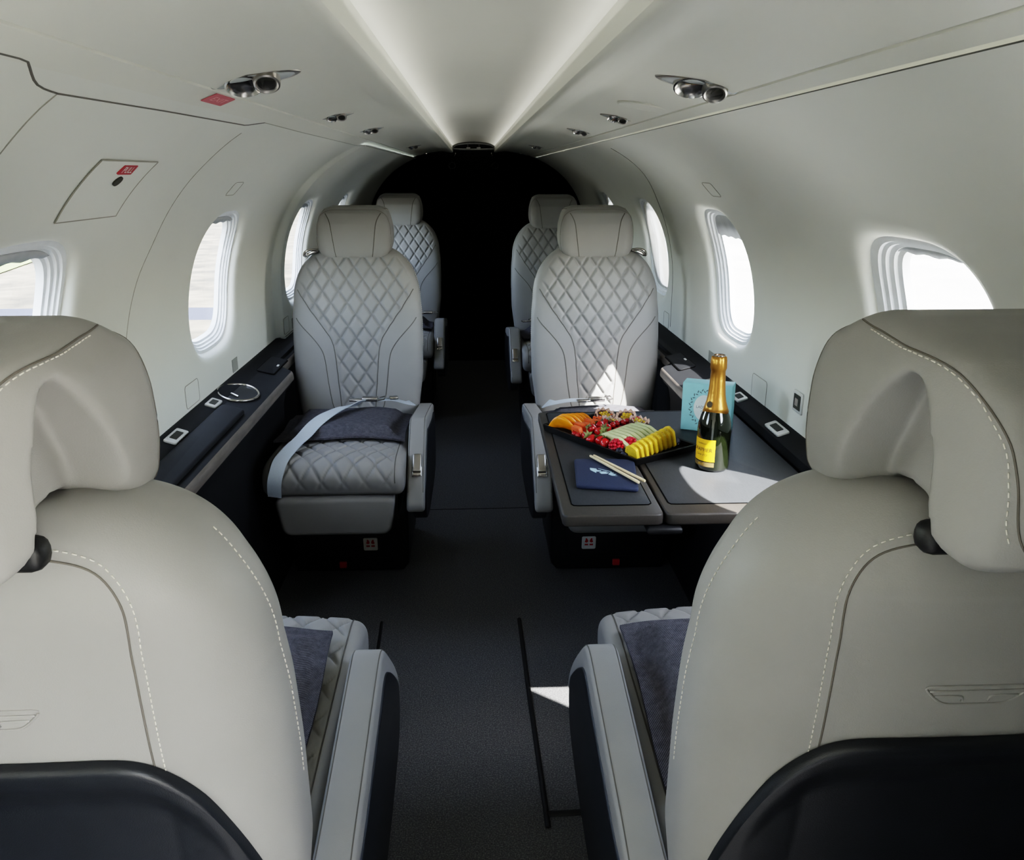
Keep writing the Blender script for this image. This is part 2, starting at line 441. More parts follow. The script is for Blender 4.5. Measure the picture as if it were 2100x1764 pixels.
def make_wall(sg):
    mb = MB(); ys_cells = []
    edges = [YST]; typ = []
    if sg > 0: edges += list(DOOR); typ += ['g', 'd']
    for c in WIN[sg]:
        edges += [c-WY, c+WY]; typ += ['g', 'w']
    edges.append(YEND); typ.append('g')
    sb = np.linspace(0, SA, 9); smid = np.linspace(SA, SB, NSC); st = np.linspace(SB, PS[-1], 16)
    def grid(ys, ss):
        v = [W(sg, y, s) for s in ss for y in ys]; mb.add(v, gridfaces(len(ys), len(ss), flip=(sg > 0)))
    for k, t in enumerate(typ):
        y0, y1 = edges[k], edges[k+1]
        ny = NYC if t == 'w' else max(6, int((y1-y0)/.03))
        ys = np.linspace(y0, y1, ny)
        if sg < 0 and y0 < 3.25 < y1 and t == 'g': ys = np.unique(np.r_[ys, np.linspace(3.225, 3.275, 9)])
        if t == 'd':
            grid(ys, st); continue
        grid(ys, sb); grid(ys, st)
        if t == 'g': grid(ys, smid); continue
        yc_ = (y0+y1)/2
        per = [(ys[i], smid[0]) for i in range(NYC-1)]+[(ys[-1], smid[j]) for j in range(NSC-1)]+[(ys[i], smid[-1]) for i in range(NYC-1, 0, -1)]+[(ys[0], smid[j]) for j in range(NSC-1, 0, -1)]
        n = len(per); nx, nz = pn(WCS); T0 = 7
        verts = []
        sm = (SA+SB)/2
        for tt in range(T0+1):
            q = 1-tt/T0; q = q**1.4
            for (y, s) in per:
                u = (y-yc_)/WY; v_ = (s-sm)/((SB-SA)/2); hy, hs = hole_xy(u, v_, .034)
                verts.append(W(sg, yc_+hy+(y-yc_-hy)*q, WCS+hs+(s-WCS-hs)*q))
        for (e, d) in RINGS[1:]:
            for (y, s) in per:
                u = (y-yc_)/WY; v_ = (s-sm)/((SB-SA)/2); hy, hs = hole_xy(u, v_, e)
                p = W(sg, yc_+hy, WCS+hs); verts.append((p[0]+sg*nx*d, p[1], p[2]+nz*d))
        mb.add(verts, gridfaces(n, T0+len(RINGS), closed_u=True, flip=(sg > 0)))
    bm = bmesh.new(); me = bpy.data.meshes.new('x'); me.from_pydata(mb.v, [], mb.f); bm.from_mesh(me); bmesh.ops.remove_doubles(bm, verts=bm.verts, dist=.0004)
    bmesh.ops.recalc_face_normals(bm, faces=bm.faces)
    bm.verts.index_update(); out = MB(); out.add([tuple(v.co) for v in bm.verts], [tuple(v.index for v in f.verts) for f in bm.faces]); bm.free(); bpy.data.meshes.remove(me)
    return struct(out.build('wall_left' if sg < 0 else 'wall_right', 'liner', sharp=50), 'curved pale cream cabin sidewall lining with window openings')
make_wall(-1); make_wall(1)

# windows: frame with stepped rings, pane and part-lowered shade
def make_window(k, sg, yc_, closed=False):
    nx, nz = pn(WCS); root = empty('window_%d' % k, W(sg, yc_, WCS)); struct(root, 'rounded cabin window in the curved sidewall')
    o = Vector(root.location); N = 88; mb = MB(); steps = [(0, .020), (-.003, .0195), (-.010, .020), (-.011, .025), (-.016, .0255), (-.017, .031), (-.023, .0315), (-.024, .037), (-.030, .038), (-.033, .050)]
    ang = [2*PI*i/N for i in range(N)]; vs = []
    def pt(a, e, d):
        hy, hs = hole_xy(math.cos(a), math.sin(a), e); hy -= (.062 if sg > 0 else .006)*max(0., hy/WHY)*min(1., -e/.03)*(1 if d > .019 else 0); p = W(sg, yc_+hy, WCS+hs)
        # glass plane is flat: pull the curved outline towards the tangent plane as it goes outwards
        return Vector((p[0]+sg*nx*d, p[1], p[2]+nz*d))-o
    for e, d in steps: vs += [pt(a, e, d) for a in ang]
    mb.add(vs, gridfaces(N, len(steps), closed_u=True, flip=(sg > 0))); mb.build('window_frame', 'frame_white', root, sharp=30)
    g = MB(); g.add([pt(a, -.0325, .047) for a in ang]+[Vector((0, 0, 0))+Vector((sg*nx*.047, 0, nz*.047))], [(i, (i+1) % N, N) for i in range(N)]); g.build('pane', 'pane_glass', root, sharp=0)
    # shade: a thin blind just below the top of the opening with a pull lip
    s = MB(); vv = []; n = 20
    for j in range(2):
        for i in range(n+1):
            u = (i/n-.5)*1.55; hy, hs = hole_xy(u*(1.2 if closed else 1), 1., -.004 if closed else -.02)
            if j: hs = min(hs, WHS-(.094 if sg > 0 and 2 < yc_ < 3 else .036))+.002*math.cos(i*1.3)
            if j and closed: hs = -hole_xy(u, 1., -.02)[1]
            x, z = pxz(WCS+hs); vv.append(Vector((sg*(x+wall_x_shift(sg, yc_)+nx*.033), yc_+hy, z+nz*.033))-o)
    s.add(vv, gridfaces(n+1, 2)); 
    sd = s.build('shade', 'shade_white' if closed else 'shade_grey', root, sharp=0); md = sd.modifiers.new('t', 'SOLIDIFY'); md.thickness = .006
    return root
kk = 1
for sg in (-1, 1):
    for c in WIN[sg]: make_window(kk, sg, c, sg > 0 and c > 3); kk += 1

# floor
mb = MB(); nx_, ny_ = 2, 2
mb.add([(-.75, YST, 0), (.75, YST, 0), (.75, YEND, 0), (-.75, YEND, 0)], [(0, 1, 2, 3)])
struct(mb.build('floor', 'carpet', smooth=False), 'dark charcoal speckled cabin carpet')
def strip(name, pts, w, h, m='carpet_edge', label=None):
    mb = MB(); P = [Vector((*p, 0)) for p in pts]
    v, f = tube([(p.x, p.y, .001) for p in P], .5, 8); 
    # flattened half-round strip
    vv = []
    for i, p in enumerate(P):
        t = (P[min(i+1, len(P)-1)]-P[max(0, i-1)]).normalized(); nrm = Vector((-t.y, t.x, 0))
        for a in np.linspace(0, PI, 7): q = p+nrm*(math.cos(a)*w/2); vv.append((q.x, q.y, .0005+math.sin(a)*h))
    mb.add(vv, gridfaces(7, len(P)), 0); return struct(mb.build(name, m, sharp=0), label)
strip('trim_1', [(.112, 2.33), (.115, 2.1), (.119, 1.85), (.124, 1.6), (.126, 1.46)], .012, .006, label='black edging strip along the carpet cut by the aisle')
strip('trim_2', [(.122, 1.5), (.2, 1.503), (.3, 1.505)], .016, .006, label='short black edging strip across the carpet')
strip('trim_3', [(-.303, 2.33), (-.297, 2.1), (-.29, 1.8)], .009, .004, label='black edging strip beside the seat on the carpet')
strip('trim_4', [(-.25, 3.232), (.25, 3.237)], .006, .0015, label='joint line across the aisle carpet')

# ceiling: panels, beams and the recess between them
def ceil_half():
    a = [(0, 1.4960), (.04, 1.4950), (.075, 1.4915), (.10, 1.4870), (.120, 1.4800), (.1375, 1.4700), (.1385, 1.4375), (.1415, 1.4340), (.1455, 1.4320), (.152, 1.4315), (.175, 1.4350), (.198, 1.4395), (.212, 1.4410), (.232, 1.4400), (.27, 1.4350), (.32, 1.4275), (.372, 1.4125)]
    b = [(.3722, 1.4185), (.3764, 1.4175), (.3766, 1.4108), (.390, 1.4060), (.4035, 1.4005), (.4040, 1.410), (.412, 1.408), (.4180, 1.400)]
    return a, b
def make_ceiling():
    a, b = ceil_half(); mb = MB(); ys = np.linspace(YST, YEND, 90)
    for sg in (-1, 1):
        b = ceil_half()[1]
        if sg < 0: b = b[:5]+[(.4110, 1.3972), (.4180, 1.3945)]
        for seg in (a, b):
            v = [(sg*x, y, z) for x, z in seg for y in ys]
            mb.add(v, gridfaces(len(ys), len(seg), flip=(sg < 0)))
        v = [(sg*x, y, z) for x, z in (a[-1], b[0]) for y in ys]; mb.add(v, gridfaces(len(ys), 2, flip=(sg < 0)))
    bm = bmesh.new(); me = bpy.data.meshes.new('x'); me.from_pydata(mb.v, [], mb.f); bm.from_mesh(me); bmesh.ops.remove_doubles(bm, verts=bm.verts, dist=.0002)
    bmesh.ops.recalc_face_normals(bm, faces=bm.faces); bm.verts.index_update()
    out = MB(); out.add([tuple(v.co) for v in bm.verts], [tuple(v.index for v in f.verts) for f in bm.faces]); bm.free()
    struct(out.build('ceiling', 'ceiling_liner', sharp=32), 'pale cream ceiling with a shallow recess between two long rails')
    # opaque roof above the lining so that no light comes through the panel joints
    r = MB(); r.add([(-.43, YST, 1.55), (.43, YST, 1.55), (.43, YEND, 1.55), (-.43, YEND, 1.55), (-.43, YST, 1.3945), (-.43, YEND, 1.3945), (.43, YST, 1.3945), (.43, YEND, 1.3945)], [(0, 1, 2, 3), (0, 3, 5, 4), (1, 6, 7, 2)])
    struct(r.build('ceiling_roof', 'gap_dark', smooth=False))
make_ceiling()
# aft bulkhead curtain and its arch
def arch_pts(off=0., zt=1.452):
    out = []
    for s in np.linspace(0, PS[-1], 60):
        x, z = pxz(s); nx, nz = pn(s); out.append((x+nx*off, z+nz*off))
    top = [(.36, 1.418), (.25, 1.440), (.17, 1.450), (0, 1.456)]
    out += top
    return out+[(-x, z) for x, z in out[::-1][1:]]
mb = MB(); o = arch_pts(.01); mb.add(*prism(o, 6.10, 6.14, 0, ax=lambda a, b, c: (a, c, b)))
# quilt-like sag lines and a central pouch panel
for z in (1.29, .95, .6): mb.add(*tube([(x, 6.098, z+.006*math.cos(x*9)) for x in np.linspace(-.6, .6, 20)], .003, 6), 0)
mb.add(*prism(rrect(.125, .07, .03, cx=0, cy=1.345), 6.085, 6.102, .006, ax=lambda a, b, c: (a, c, b)), 1)
struct(mb.build('wall_aft', ['curtain', 'curtain_trim'], sharp=40), 'black fabric bulkhead curtain closing the cabin')
mb = MB(); inn = arch_pts(-.045); out = arch_pts(.0); n = len(inn)
v = [(x, 6.06, z) for x, z in inn]+[(x, 6.03, z) for x, z in out]; mb.add(v, gridfaces(n, 2))
struct(mb.build('trim_5', 'curtain_trim', sharp=0), 'dark arched surround of the bulkhead curtain')
for sx in (-1, 1):
    mb = MB(); mb.add(*prism(rrect(.014, .085, .003, cx=sx*.145, cy=1.30), 6.075, 6.084, .002, ax=lambda a, b, c: (a, c, b)))
    r = empty('cargo_strap', (0, 0, 0)); mb.build('strap', 'curtain_trim', r)
    m2 = MB(); m2.add(*tube([(sx*.145+.022*math.cos(a), 6.07, 1.348+.02*math.sin(a)) for a in np.linspace(0, 2*PI, 24, endpoint=False)], .0028, 8, True)); m2.build('ring', 'net_ring', r, label='metal ring')
    m3 = MB(); m3.add(*tube([(sx*.12, 6.075, 1.43), (sx*.122, 6.06, 1.42), (sx*.128, 6.065, 1.41)], .0025, 6)); m3.build('hook', 'net_ring', r)
    tag(r, 'black strap with metal ring on the curtain, on the %s of its pouch' % ('exit sign side' if sx < 0 else 'dining table side'), 'strap', 'straps on the bulkhead curtain')
# forward bulkhead with the wide cockpit opening behind the camera
mb = MB(); 
for (x0, x1, z0, z1) in ((-.76, -.42, 0, 1.5), (.42, .76, 0, 1.5), (-.42, .42, 1.06, 1.5), (-.42, .42, 0, 1.0)):
    v, f = rbox(x1-x0, .03, z1-z0, 0); mb.add(v, f, 0, TR(((x0+x1)/2, YST, (z0+z1)/2)))
struct(mb.build('wall_front', 'liner', smooth=False), 'forward bulkhead behind the viewer')

mb = MB(); v, f = rbox(.41, .34, 1.38, .012); mb.add(v, f, 0, TR((.545, .13, .695)))  # out-of-view cabinet, placed and blackened to keep door light off the near right seat
struct(mb.build('wall_shading_divider', 'shell_black'), 'unseen cabinet partition added to shade the near seat beside the table')
# lining seams: emergency hatch outline and panel joints
def wall_path(sg, yz, off=.0):
    out = []
    P = resample(yz, .02)
    for y, z in P: out.append(W(sg, y, s_of_z(z), off))
    return out
def seam_obj(name, sg, yz, r, m, label):
    mb = MB(); mb.add(*tube(wall_path(sg, yz, r*.35), r, 6)); return struct(mb.build(name, m, sharp=0), label)
seam_obj('trim_7', -1, spline([(1.79, 1.375), (1.857, 1.308), (1.90, 1.173), (1.87, 1.07), (1.832, .9), (1.82, .72)], 8), .0014, 'seam_line', 'fine joint at the far edge of the emergency exit hatch')
seam_obj('trim_8', -1, [(.99, 1.3805), (1.3, 1.3835), (1.73, 1.386), (1.80, 1.3945)], .0018, 'seam_dark', 'shadow gap along the head of the emergency exit hatch')
seam_obj('trim_9', -1, spline([(.78, 1.399), (.84, 1.3985), (.93, 1.384), (.99, 1.3805)], 6), .0017, 'seam_dark', 'curved shadow gap at the hatch head')
seam_obj('trim_10', 1, spline([(3.00, 1.38), (3.06, 1.31), (3.24, 1.2), (3.31, 1.08), (3.325, .9), (3.325, .72)], 6), .0018, 'seam_dark', 'thin dark frame joint in the sidewall')
seam_obj('trim_12', -1, [(1.80, 1.3945), (2.2, 1.3935), (4.0, 1.3935), (5.95, 1.3935)], .0012, 'seam_line', 'fine joint between the ceiling edge and the sidewall')
seam_obj('trim_6', -1, spline([(.99, 1.3805), (1.03, 1.345), (1.051, 1.321), (1.08, 1.27), (1.10, 1.2)], 6), .0014, 'seam_line', 'fine joint at the near edge of the emergency exit hatch')

# ------------------------------------------------------------------ things on the lining
def wall_frame(sg, y, s, d=0.):
    """matrix: local x = +y of cabin, local y = up along the lining, local z = into the cabin"""
    p = Vector(W(sg, y, s, d)); nx, nz = pn(s); n = Vector((-sg*nx, 0, -nz)); yy = Vector((0, 1, 0)); up = Vector(W(sg, y, s+.005))-Vector(W(sg, y, s-.005)); up.normalize()
    return Matrix(((yy.x, up.x, n.x, p.x), (yy.y, up.y, n.y, p.y), (yy.z, up.z, n.z, p.z), (0, 0, 0, 1)))
def wall_thing(name, sg, y, z):
    r = empty(name); r.matrix_world = wall_frame(sg, y, s_of_z(z)); return r
def flat_outline(mb, o, r, z=0., mi=0, closed=True):
    mb.add(*tube([(a, b, z) for a, b in o], r, 6, closed), mi)
# emergency hatch handle cover
r = wall_thing('hatch_handle_cover', -1, 1.465, 1.277); ri = r.matrix_world.inverted()
def conform(o, d, step=.006):      # outline (y, s offsets) laid on the lining
    return [ri @ Vector(W(-1, 1.465+a, s_of_z(1.277)+b, -d)) for a, b in o]
def quad_pt(u, v):      # slightly slanted panel
    b = -.066+.132*v; return ((-.118+.232*u)+.030*(1-v)*1.0-.012, b)
gu, gv = 15, 11
mb = MB(); mb.add([ri @ Vector(W(-1, 1.465+quad_pt(i/(gu-1), j/(gv-1))[0], s_of_z(1.277)+quad_pt(i/(gu-1), j/(gv-1))[1], -.0022)) for j in range(gv) for i in range(gu)], gridfaces(gu, gv)); cv = mb.build('cover', 'liner', r)
edge = [quad_pt(u, 0) for u in np.linspace(0, 1, 14)]+[quad_pt(1, v) for v in np.linspace(0, 1, 9)[1:]]+[quad_pt(u, 1) for u in np.linspace(1, 0, 14)[1:]]+[quad_pt(0, v) for v in np.linspace(1, 0, 9)[1:-1]]
mb = MB(); mb.add(*tube([tuple(p) for p in conform(edge, .0018)], .0013, 6, True)); mb.build('outline', 'seam_line', cv)
mb = MB(); mb.add(*prism([(.012*math.cos(a), -.012+.010*math.sin(a)) for a in np.linspace(0, 2*PI, 20, endpoint=False)], .0015, .0045, 0, ax=lambda a, b, c: (a+.008, b+.031, c+.001))); mb.build('finger_hole', 'gap_dark', r, label='dark oval finger hole')
mb = MB(); mb.add(*prism(rrect(.028, .010, .002, cx=.002, cy=.046), .0030, .0062, 0)); v, f = text('PULL', .019); mb.add([(a+.002, b+.046, .0066) for a, b, c in v], f, 1); mb.build('pull_sign', ['sign_red', 'white_plastic'], r, smooth=False, label='red sticker reading PULL')
tag(r, 'cream hatch handle cover with red PULL sticker and dark finger hole', 'cover')
# exit placard on the sloping panel above the hatch
r = empty('exit_sign'); p = Vector((-.398, 1.385, 1.4015)); sl = math.atan2(1.4115-1.4005, .028)
r.matrix_world = Matrix.Translation((-.3905, 1.385, 1.4050)) @ Matrix.Rotation(PI, 4, 'X') @ Matrix.Rotation(sl, 4, 'Y')
mb = MB(); mb.add(*prism(rrect(.013, .050, .002), 0, .0012, 0)); v, f = text('EXIT', .04); mb.add([(b*.42, -a*.85, .0014) for a, b, c in v], f, 1)
mb.build('plate', ['sign_faded', 'sign_pink'], r, smooth=False)
tag(r, 'faded red EXIT placard on the ceiling edge above the hatch cover', 'sign')
# sockets
for sg, y, z, lb in ((1, 1.953, .775, 'small square silver socket on the sidewall behind the champagne bottle'), (-1, 1.915, .782, 'small silver socket on the sidewall by the emergency exit hatch, half hidden')):
    r = wall_thing('wall_socket', sg, y, z); mb = MB(); mb.add(*prism(rrect(.030, .026, .005), -.004, .004, .002)); mb.build('face_plate', 'plate_silver', r)
    mb = MB(); mb.add(*prism(rrect(.021, .018, .002), .0035, .0048, 0)); mb.build('jack', 'gap_dark', r, label='dark jack'); m2 = MB(); m2.add(*prism(rrect(.010, .009, .002), .0045, .0062, 0)); m2.build('button', 'chrome_soft', r)
    tag(r, lb, 'socket', 'sidewall sockets')
# little service flaps (fine outlines) and placards near the ledge
flaps = [(-1, 2.235, .742, .055, .030, 'outlined service flap on the sidewall above the chrome cup holder, emergency exit side'), (-1, 3.30, .742, .045, .030, 'small outlined service flap on the stepped aft sidewall'),
         (1, 2.238, .735, .06, .034, 'outlined service flap above the silver switch plate beside the champagne'), (1, 3.40, .735, .045, .03, 'small outlined service flap beside the seat behind the table'),
         (-1, 2.30, 1.262, .04, .022, 'small outlined ceiling-edge flap above the second window, exit side'), (1, 2.345, 1.258, .045, .024, 'small outlined flap above the second window, bottle side')]
for sg, y, z, a, b, lb in flaps:
    r = wall_thing('service_flap', sg, y, z); mb = MB(); mb.add(*prism(rrect(a, b, .01), -.003, .0006, 0)); mb.build('flap', 'liner', r, smooth=False)
    mb = MB(); flat_outline(mb, rrect(a, b, .01), .0009, .0006); mb.build('outline', 'seam_line', r); tag(r, lb, 'flap', 'service flaps')
for sg, y, z, lb in ((-1, 2.655, .728, 'small grey placard low on the sidewall below the second window, exit side'), (-1, 3.43, .73, 'small grey placard on the aft sidewall beside a grey seat'), (1, 2.72, .722, 'small grey placard low on the sidewall behind the bottle neck')):
    mb = MB(); mb.add(*prism(rrect(.03, .020, .001), 0, .0008, 0)); o = mb.build('placard', 'sticker_grey', smooth=False); o.matrix_world = wall_frame(sg, y, s_of_z(z), -.0008); tag(o, lb, 'placard', 'grey placards')

# ceiling spot units
def cz(x):
    a, b = ceil_half(); P = a+b; return float(np.interp(abs(x), [p[0] for p in P], [p[1] for p in P]))
def spot(x, y, big, lb, twin=True):
    s = .60 if big else .36
    r = empty('reading_light', (x, y, cz(x)-.0012)); r.rotation_euler = (-.13, (1 if x > 0 else -1)*.17, 0); r.scale = (s, s, s)
    mb = MB(); eye = [(.052*math.copysign(abs(math.sin(a))**1.3, math.sin(a)), .115*math.cos(a)) for a in np.linspace(0, 2*PI, 36, endpoint=False)]
    e2 = [(b, a) for a, b in eye]
    mb.add(*prism(e2, -.005, .003, .003)); mb.build('bezel', 'chrome_soft', r)
    mb = MB(); mb.add(*prism([(a*.86, b*.80) for a, b in e2], -.0062, -.003, .001)); mb.build('recess', 'lens', r)
    sx = -.022; mb = MB()
    mb.add(*lathe([(.044, .004), (.046, -.006), (.044, -.018), (.040, -.020), (.036, -.016), (.030, -.010), (.0001, -.008)][::-1], 28, TR((-.022, .0, 0), rx=-.32))); mb.build('lamp', 'chrome', r)
    mb = MB(); mb.add(*lathe([(.030, .004), (.032, -.016), (.030, -.028), (.026, -.030), (.021, -.026)][::-1], 24, TR((.034, -.006, 0), rx=-.5))); nz = mb.build('air_nozzle', 'chrome_soft', r)
    mb = MB(); mb.add(*lathe([(.021, -.026), (.015, -.020), (.0001, -.018)][::-1], 20, TR((.034, -.006, 0), rx=-.5))); mb.build('outlet', 'gap_dark', nz, label='black air outlet')
    tag(r, lb, 'ceiling light', 'chrome ceiling spots'); return r
spot(-.318, 1.30, True, 'large chrome reading light and air nozzle in the ceiling near the EXIT placard')
spot(-.322, 2.10, False, 'small chrome ceiling light, first one behind the large unit on the exit side')
spot(-.318, 2.76, False, 'small chrome ceiling light, second one behind the large unit on the exit side')
spot(-.306, 4.55, False, 'tiny farthest chrome ceiling light on the exit side')
spot(.322, 1.335, True, 'large chrome reading light in the ceiling beside the round speaker grille')
spot(.326, 2.11, False, 'small chrome ceiling light right behind the round speaker grille')
spot(.322, 2.80, False, 'small chrome ceiling light, second one behind the speaker grille')
spot(.310, 4.50, False, 'tiny farthest chrome ceiling light on the speaker grille side')
r = empty('speaker_grille', (.324, 1.775, cz(.324)-.0005)); r.rotation_euler = (0, .17, 0)
mb = MB(); mb.add(*lathe([(.052, .003), (.054, -.002), (.050, -.004), (.047, -.003)][::-1], 36)); mb.build('rim', 'ceiling_liner', r); mb = MB(); mb.add(*lathe([(.047, .002), (.047, -.0024), (.0001, -.003)][::-1], 36)); mb.build('mesh', 'speaker_mesh', r)
tag(r, 'round flush speaker grille in the cream ceiling', 'speaker')
# aft air vent at the end of the ceiling recess
bk = MB(); bk.add([(-.2, 6.06, 1.452), (.2, 6.06, 1.452), (.2, 6.06, 1.56), (-.2, 6.06, 1.56)], [(0, 1, 2, 3)]); struct(bk.build('trim_13', 'vent_grey', smooth=False), 'grey end panel above the curtain')
r = empty('air_vent', (0, 5.98, 1.4560)); r.scale = (.85, 1, .80); mb = MB()
o = [(-.165, -.012), (.165, -.012), (.150, .030), (.10, .044), (.0, .050), (-.10, .044), (-.150, .030)]
rim = resample(spline(o, 4, True), .01, True); inn = inset2(ccw(rim), .016); n = len(rim); rimc = np.array(ccw(rim))
v = [(a, 0, b) for a, b in rimc]+[(a, -.02, b) for a, b in inset2(rimc, .006)]+[(a, -.02, b) for a, b in inn]+[(a, .01, b) for a, b in inn]
mb.add(v, gridfaces(n, 4, True)); mb.build('frame', 'vent_grey', r)
mb = MB(); mb.add([(a, .008, b) for a, b in inn], [tuple(range(n))]); mb.build('grille', 'gap_dark', r, smooth=False)
for k in range(3):
    mb = MB(); mb.add(*rbox(.25-.03*k, .006, .0035, .001), 0, TR((0, -.004, .010+.010*k), rx=.5)); mb.build('slat', 'black_plastic', r)
for sx in (-1, 1):
    mb = MB(); mb.add(*rbox(.004, .006, .034, .001), 0, TR((sx*.044, -.014, .020))); mb.build('divider', 'vent_grey', r)
    mb = MB(); mb.add(*rbox(.03, .008, .010, .002), 0, TR((sx*.040, -.018, .004))); mb.build('latch', 'plate_silver', r, label='pale latch')
tag(r, 'grey framed black air vent at the end of the ceiling recess', 'vent')

# ------------------------------------------------------------------ side ledges
def ledge_inner(y):
    def b(c, h, e): return float(np.clip((h+e-abs(y-c))/e, 0, 1))
    return .622+.052*max(b(3.10, .18, .08), b(5.05, .45, .1), b(.72, .2, .08))
def make_ledge(sg):
    root = empty('side_ledge', (sg*.69, 2.0, 0)); ox, oy = sg*.69, 2.0
    ys = np.unique(np.r_[np.linspace(-.1, 6.02, 150), np.linspace(2.8, 3.4, 40), np.linspace(1.49, 1.52, 8), np.linspace(2.30, 2.34, 8), np.linspace(.4, 1.1, 30)])
    def drop(y): return .047*float(np.clip((.415-abs(y-1.912))/.012, 0, 1)) if sg > 0 else 0.
    def body(y):
        i = ledge_inner(y); d = drop(y)
        return [(.775+ (0 if sg > 0 else wall_x_shift(sg, y)), .703), (.756+(0 if sg > 0 else wall_x_shift(sg, y)), .7035), (.748, .703), (.742, .6995), (.715, .6905), (.709, .686), (.7065, .6855-d), (.69, .6815-d), (i+.016, .668-d), (i+.009, .6665-d), (i+.004, .6645-d)]
    def strip_(y): i = ledge_inner(y); d = drop(y); return [(i+.004, .6645-d), (i-.001, .661-d), (i-.0035, .655-d), (i-.0045, .642-d), (i-.003, .6365-d), (i+.003, .634-d)]
    def low(y): i = ledge_inner(y); d = drop(y); return [(i+.003, .634-d), (i+.008, .618-d), (i+.026, .60-d), (max(i+.035, .660), .55), (max(i+.035, .668), .30), (.662, .10), (.655, 0.002)]
    def sweep(fn, name, m, sharp=40):
        mb = MB(); n = len(fn(0)); v = [(sg*x-ox, y-oy, z) for y in ys for x, z in fn(y)]
        mb.add(v, gridfaces(n, len(ys), flip=(sg > 0))); 
        return mb.build(name, m, root, sharp=sharp)
    sweep(body, 'ledge_top', 'ledge_black'); sweep(strip_, 'wood_inlay', 'wood_strip').__setitem__('label', 'brown wood inlay'); sweep(low, 'lower_panel', 'ledge_black')
    def top(x): return float(np.interp(x, [.622, .638, .69, .709, .715, .742, .756], [.665, .668, .6815, .686, .6905, .6995, .7035]))
    def flat(xc, yc_, lift=0.):      # frame lying on the sloping top
        p = Vector((sg*xc-ox, yc_-oy, top(xc)+lift)); t = Vector((sg*.01, 0, (top(xc+.005)-top(xc-.005)))).normalized(); y = Vector((0, 1, 0)); n = t.cross(y) if sg > 0 else y.cross(t)
        n = n if n.z > 0 else -n; x = y.cross(n)
        return Matrix(((x.x, y.x, n.x, p.x), (x.y, y.y, n.y, p.y), (x.z, y.z, n.z, p.z), (0, 0, 0, 1)))
    # padded elbow rests
    for (y0, y1) in (((1.25, 2.30), (3.45, 4.5)) if sg < 0 else ((.95, 1.47), (3.45, 4.4))):
        mb = MB(); mb.add(*prism(rrect(.034, (y1-y0)/2, .018), -.002, .012, .007), 0, flat(.676, (y0+y1)/2)); mb.build('elbow_pad', 'pad_leather_black', root)
    # cup holder: chrome eye-shaped ring with dark well
    for yc_ in (2.46,):
        T = flat(.702, yc_, .002); a = np.linspace(0, 2*PI, 48, endpoint=False)
        def eye(k): return [(k*.056*math.copysign(abs(math.cos(t))**1.15, math.cos(t))*(-sg if False else 1), k*.088*math.sin(t)) for t in a]
        mb = MB(); mb.add([T @ Vector(p) for p in tube([(x, y, .001) for x, y in eye(1)], .0042, 8, True)[0]], tube([(x, y, .001) for x, y in eye(1)], .0042, 8, True)[1]); c = mb.build('cup_holder', 'chrome', root, label='chrome eye-shaped cup holder ring')
        mb = MB(); mb.add(*prism(eye(.95), -.004, .0008, 0), 0, T); mb.build('well', 'black_plastic', c, smooth=False)
        mb = MB(); mb.add(*tube([(-.012, -.035, .004), (.0, -.045, .005), (.012, -.05, .004)], .0035, 8), 0, T); mb.build('lever', 'chrome', c)
    for (yc_, hy) in ((2.305, .036), (1.995, .05)):
        T = flat(.7285, yc_, .001); mb = MB(); mb.add(*prism(rrect(.0155, hy, .006), -.004, .004, .002), 0, T); c = mb.build('switch_plate', 'plate_silver', root, label='silver switch plate with dark switch')
        mb = MB(); mb.add(*prism(rrect(.0085, hy*.55, .002), .0035, .0052, 0), 0, T); mb.build('switch', 'gap_dark', c)
    # storage lid
    T = flat(.690, 2.85, .0); mb = MB(); mb.add(*prism(rrect(.028, .11, .008), -.003, .004, .002), 0, T); c = mb.build('storage_lid', 'ledge_black', root)
    mb = MB(); flat_outline(mb, rrect(.029, .111, .008), .0022, .001); q = MB(); q.add(mb.v, mb.f, 0, T); q.build('gap', 'curtain', c)
    mb = MB(); mb.add(*prism(rrect(.003, .012, .001, cx=.018, cy=.0), .0035, .0055, 0), 0, T); mb.build('catch', 'plate_silver', c)
    # recessed pull on the lower panel
    mb = MB(); P = [Vector((sg*.6575-ox, y-oy, .505)) for y in (1.72, 1.80, 1.88)]; mb.add(*tube(P, .007, 8)); c = mb.build('pull_handle', 'shell_black', root)
    return root
tag(make_ledge(-1), 'long black side ledge below the windows on the emergency exit side', 'ledge', 'side ledges')
tag(make_ledge(1), 'long black side ledge that the dining table slides out of', 'ledge', 'side ledges')

# ------------------------------------------------------------------ seats (local: +y backwards from the cushion front, aisle on +x)
ZT = np.array([.40, .405, .41, .5, .6, .75, .9, 1.0, 1.025, 1.037, 1.045, 1.05])
TF = np.array([.66, .635, .628, .642, .655, .672, .690, .714, .736, .755, .776, .800])
ZB = np.array([.40, .405, .41, .5, .6, .77, .9, .96, 1.0, 1.02, 1.035, 1.045, 1.05])
TB = np.array([.75, .785, .795, .80, .81, .838, .872, .888, .893, .892, .883, .868, .850])
ZH = np.array([.40, .405, .41, .48, .6, .73, .82, .87, .92, .975, 1.0, 1.02, 1.037, 1.045, 1.05])
HB = np.array([.17, .192, .20, .213, .229, .231, .229, .224, .214, .197, .182, .162, .138, .116, .088])
def smooth1d(zz, vv):
    z = np.linspace(zz[3], zz[-1], 220); v = np.interp(z, zz, vv); k = np.ones(9)/9
    for _ in range(2):
        v = np.r_[v[:4], np.convolve(v, k, 'valid'), v[-4:]]
    return np.r_[zz[:3], z], np.r_[vv[:3], v]
ZH, HB = smooth1d(ZH, HB); ZT, TF = smooth1d(ZT, TF); ZB, TB = smooth1d(ZB, TB)
